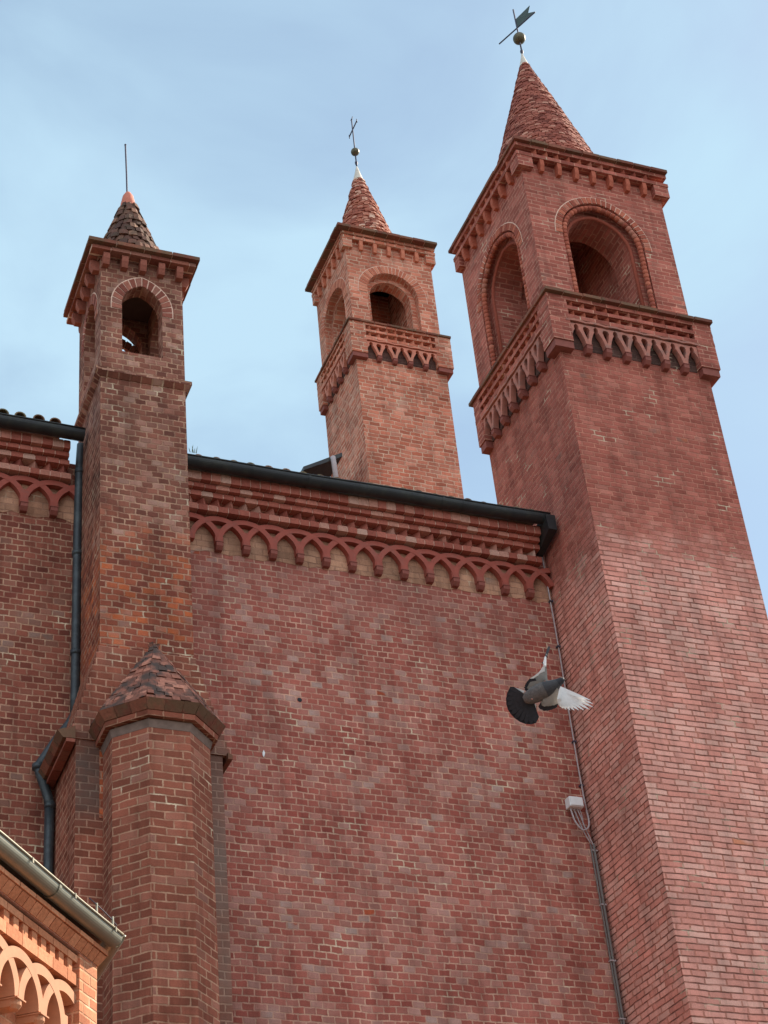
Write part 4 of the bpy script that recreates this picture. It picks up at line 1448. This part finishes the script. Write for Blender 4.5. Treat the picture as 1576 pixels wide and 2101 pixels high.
def mitre(o0, o1, z0, z1, otop=None, mat=0, ua=-7.0, w_=0.26):
    u = ua
    while u < o1 * tm - .004:
        e_ = min(u + w_, o1 * tm)
        if o1 * tm - e_ < w_ * .3:
            e_ = o1 * tm
        ot = otop if otop is not None else o1
        last = e_ >= o1 * tm - 1e-6
        eo, et, ei = (o1 * tm, ot * tm, o0 * tm) if last else (e_ - .010, e_ - .010, e_ - .010)
        q = random.uniform(-.002, .002)
        m.hexa([FC(u, o1 + q, z0), FC(eo, o1 + q, z0), FC(ei, o0, z0), FC(u, o0, z0), FC(u, ot + q, z1), FC(et, ot + q, z1), FC(ei, o0, z1), FC(u, o0, z1)], mat)
        u = e_
mitre(-.1, .09, 7.436, 7.476)
mitre(-.1, .012, 7.35, 7.428, .078, 0, -7.0, 0.115)
m.fbox(FC, -7, -.02, -.3, .004, 7.345, 7.52, 1)
cc = m.build('cornice', [M_chpi, M_mortd], root)
m = MB()
u = -7.0
while u < -.33:
    m.fbox(FC, u, min(u + .252, -.328), DP, -.02, 7.262, 7.326, 0)
    m.fbox(FC, u, min(u + .252, -.328), DP, -.02, 7.06, 7.16, 0)
    u += .26
u = -7.0
while u < -.40:
    m.fbox(FC, u, u + .085, DP, -.03, 7.16, 7.262, 0)
    u += .155
m.fbox(FC, -7, -.328, DP, -.10, 7.10, 7.30, 1)
m.build('dentil_course', [M_chpi, M_chp], root)
m = MB()
pitch = .385
us = [-.525 - pitch * i for i in range(0, 14)]
zs = 6.63
for i, u in enumerate(us):
    clipped_arc(m, FC, u, zs, .357, .088, DP, -.03 + .0022 * (i % 3), -7, -.33)
for u in us:
    m.fbox(FC, u - .062, u + .062, DP, -.034, zs - .03, zs + .13)
m.build('blind_arcade', M_tcotc, root)
FCW = Fr(Vector(CC) + cn_ * DP, ct, cn_)
o = corbel_mesh(FCW, us[1], .125, .215, 6.535, 6.628, 'corbel', M_tcotc, root, True)
spread(o, root, FCW, us[2:], us[1])
# gutter of the chapel, both faces
GO, GZ, GR = .135, 7.592, .082
gt = gutter('eaves_gutter', FC, -7.0, GO * tm, GO, GZ, GR, M_gutc, 'sunlit beige gutter along the chapel eaves at the lower left', 0.0, joints=(-4.6, -2.75, -1.12), solid_end=False, strap=False)
FC2 = Fr(CC, (0, 1, 0), (1, 0, 0))
m = MB()
pr = [(GO - GR * math.cos(math.pi * k / 12), GZ - GR * math.sin(math.pi * k / 12)) for k in range(13)]
A = [FC2(-a * tm, a, b_) for a, b_ in pr]
B = [FC2(1.5, a, b_) for a, b_ in pr]
for k in range(12):
    m.face([A[k], A[k + 1], B[k + 1], B[k]])
m.build('trough', M_gutc, gt, smooth=True)
m = MB()
gl = GO + GR + .004
m.tube([FC2(-gl * tm, gl, GZ + .018), FC2(1.5, gl, GZ + .018)], .014, 8)
m.build('rolled_lip', M_gutc, gt, smooth=True)
for u in (-3.1, -2.3, -1.62, -.88, -.12):
    m = MB()
    m.fbox(FC, u - .010, u + .010, .05, GO + GR + .02, GZ + .016, GZ + .022)
    m.fbox(FC, u - .010, u + .010, GO + GR + .016, GO + GR + .022, GZ - .02, GZ + .024)
    m.build('gutter_bracket', M_gutc, gt)
m = MB()
ap = FC(-3.5, -3.2, 8.4)
m.face([FC(-7, .06, 7.60), FC(.06 * tm, .06, 7.60), ap])
m.face([FC(.06 * tm, .06, 7.60), FC2(2.2, .06, 7.60), ap])
m.build('roof_sheet', M_roof, root)
root = thing('lightning_cable', 'thin cable held on two short posts above the chapel gutter end', 'cable', FC(-.5, .2, 7.62))
m = MB()
m.tube([FC(-.58, .21, 7.70), FC(-.3, .21, 7.69), FC(-.16, .205, 7.685), FC(-.03, .20, 7.67)], .005, 6)
m.build('wire', M_iron, root, smooth=True)
m = MB()
m.tube([FC(-.44, .21, 7.60), FC(-.44, .21, 7.71)], .010, 6)
post = m.build('post', M_gutc, root)
dd = FC.t * .31
dup(post, root, (dd.x, dd.y, 0))

# ------------------------------------------------------------------ pigeon
PC = Vector((5.083, 8.58, 7.478))
view = (PC - Vector((0, 0, 1.7))).normalized()
pe1 = view.cross(Vector((0, 0, 1))).normalized()
pe2 = pe1.cross(view)
pk = (PC - Vector((0, 0, 1.7))).length / 3572 * 0.99 / 7.88
def pp(x, y, d=0.0):
    """sketch units of the bird (x right, y down), d metres towards the viewer's side"""
    X, Yv = (x - 800) * pk, -(y - 750) * pk
    rc, rs_ = math.cos(0.06), math.sin(0.06)
    return PC + pe1 * (X * rc + Yv * rs_) + pe2 * (-X * rs_ + Yv * rc) - view * d
m = MB()
def loft(keys, n=16, mat=0, mats=None):
    rings = []
    for i, (x, y, d, ra, rb_) in enumerate(keys):
        a = Vector(keys[max(0, i - 1)][:2])
        c = Vector(keys[min(len(keys) - 1, i + 1)][:2])
        t = (c - a).normalized()
        nx, ny = -t.y, t.x
        ring = []
        for k in range(n):
            q = 2 * math.pi * k / n
            ring.append(pp(x + nx * ra * math.cos(q), y + ny * ra * math.cos(q), d + rb_ * pk * math.sin(q)))
        rings.append(ring)
    vs = [p for r_ in rings for p in r_]
    fs = []
    for i in range(len(rings) - 1):
        for k in range(n):
            fs.append((i * n + k, i * n + (k + 1) % n, (i + 1) * n + (k + 1) % n, (i + 1) * n + k))
    fs.append(tuple(range(n)))
    fs.append(tuple((len(rings) - 1) * n + k for k in range(n)))
    j0 = len(m.m)
    m.mesh(vs, fs, mat)
    if mats:
        for i in range(len(rings) - 1):
            for k in range(n):
                m.m[j0 + i * n + k] = mats[min(i, len(mats) - 1)]
loft([(405, 930, 0, 50, 30), (460, 908, 0, 100, 60), (560, 872, 0, 130, 90), (660, 836, 0, 142, 112), (760, 800, 0, 142, 120), (850, 765, 0, 124, 110), (920, 735, 0, 98, 92),
      (970, 705, 0, 74, 70), (1010, 682, 0, 60, 56), (1040, 668, 0, 52, 50), (1062, 662, 0, 38, 38), (1076, 662, 0, 18, 18)], 20, 0, [7, 7, 7, 7, 0, 0, 0, 6])
loft([(1066, 664, 0, 11, 11), (1082, 668, 0, 8, 8), (1096, 675, 0, 3, 3)], 8, 3)
m.sphere(pp(1046, 660, .012), 0.0045, 8, 4)
def feather(x0, y0, x1, y1, w0, w1, d0, d1, mat, n=7, tip=0.7):
    a, c = Vector((x0, y0)), Vector((x1, y1))
    t = (c - a).normalized()
    nn = Vector((-t.y, t.x))
    L, Rr = [], []
    for i in range(n + 1):
        f = i / n
        ww = (w0 + (w1 - w0) * f) * (1 if f < tip else math.sqrt(max(0.0, 1 - ((f - tip) / (1 - tip)) ** 2)) * .92 + .08)
        q = a.lerp(c, f)
        dd_ = d0 + (d1 - d0) * f
        L.append((q + nn * ww / 2, dd_))
        Rr.append((q - nn * ww / 2, dd_ - .004))
    th = .0025
    for i in range(n):
        p = [L[i], L[i + 1], Rr[i + 1], Rr[i]]
        m.hexa([pp(v_.x, v_.y, dz_ + th) for v_, dz_ in p] + [pp(v_.x, v_.y, dz_) for v_, dz_ in p], mat)
# tail fan
tips = [(205, 700), (150, 790), (122, 880), (118, 970), (135, 1060), (175, 1140), (235, 1215), (310, 1278), (395, 1318), (480, 1332), (560, 1318), (590, 1270)]
for i, (x, y) in enumerate(tips):
    feather(455 + i * 8, 880 + i * 9, x, y, 30, 78, -.004 - .0022 * i, -.014 - .0022 * i, 6, tip=.9)
fan = []
for k in range(33):
    f = k / 32 * 11
    i0 = min(10, int(f))
    a_, c_ = Vector(tips[i0]), Vector(tips[i0 + 1])
    fan.append(a_.lerp(c_, f - i0) * 1.0)
hub = [Vector((440 + 130 * k / 32, 850 + 150 * k / 32)) for k in range(33)]
for k in range(32):
    q = [fan[k], fan[k + 1], hub[k + 1], hub[k]]
    m.hexa([pp(v_.x, v_.y, -.040) for v_ in q] + [pp(v_.x, v_.y, -.043) for v_ in q], 3)
feather(420, 800, 250, 712, 40, 30, -.012, -.016, 2)
feather(575, 1010, 582, 1240, 26, 18, -.055, -.06, 2)
# lower (near) wing
for i, (x, y) in enumerate([(1445, 1022), (1482, 1085), (1478, 1138), (1418, 1170), (1330, 1172), (1250, 1166), (1180, 1160), (1115, 1152), (1055, 1136), (1010, 1118), (975, 1090)]):
    feather(985 - i * 3, 800 + i * 16, x, y, 88 - i * 3, 20 + i * 3.2, .03 + .004 * i, .09 - .004 * i, 2, tip=.6)
for i, (x, y) in enumerate([(930, 1062), (880, 1110), (820, 1128), (760, 1136), (700, 1130), (650, 1100)]):
    feather(900 - i * 36, 960 + i * 10, x, y, 110, 96, .01, -.01, 3, tip=.8)
for i, (x, y) in enumerate([(925, 1040), (870, 1058), (805, 1062), (740, 1056), (680, 1040)]):
    feather(930 - i * 30, 850 + i * 26, x, y, 120, 90, .024, .012, 1, tip=.8)
feather(960, 800, 690, 1010, 110, 70, .03, .02, 1, tip=.8)
# raised (far) wing
for i, (x, y) in enumerate([(430, 770), (425, 735), (440, 700), (465, 665), (495, 635)]):
    feather(660 - i * 10, 720 - i * 20, x, y, 90, 70, -.03, -.05, 3, tip=.75)
for i, (x, y) in enumerate([(470, 740), (500, 690), (540, 640), (590, 600), (640, 570), (690, 530), (735, 490)]):
    feather(730 + i * 6, 690 - i * 8, x, y, 100, 84, -.02 - .003 * i, -.035 - .003 * i, 1, tip=.75)
feather(775, 650, 795, 400, 70, 40, -.03, -.07, 1, tip=.8)
for i, (x, y) in enumerate([(520, 612), (575, 590), (640, 555), (690, 515), (730, 470), (765, 420), (790, 370), (800, 300)]):
    feather(770 + i * 2, 500 - i * 18, x, y, 46, 30, -.05, -.06, 2, tip=.7)
feather(790, 420, 812, 250, 44, 32, -.06, -.09, 2, tip=.7)
feather(775, 380, 752, 345, 30, 22, -.058, -.06, 3, tip=.7)
feather(800, 330, 838, 215, 34, 30, -.08, -.1, 1, tip=.7)
feather(820, 260, 892, 92, 40, 44, -.09, -.14, 0, tip=.7)
# feet tucked under the tail
m.sphere(pp(540, 925, .028), .006, 8, 5, (1.5, 1, .8))
pg = m.build('pigeon', [M_slate, M_grey, M_white, M_black, M_eye, M_foot, M_char, M_belly], smooth=False)
tag(pg, 'flying dark grey pigeon with pale spread wings in front of the brick wall', 'pigeon')
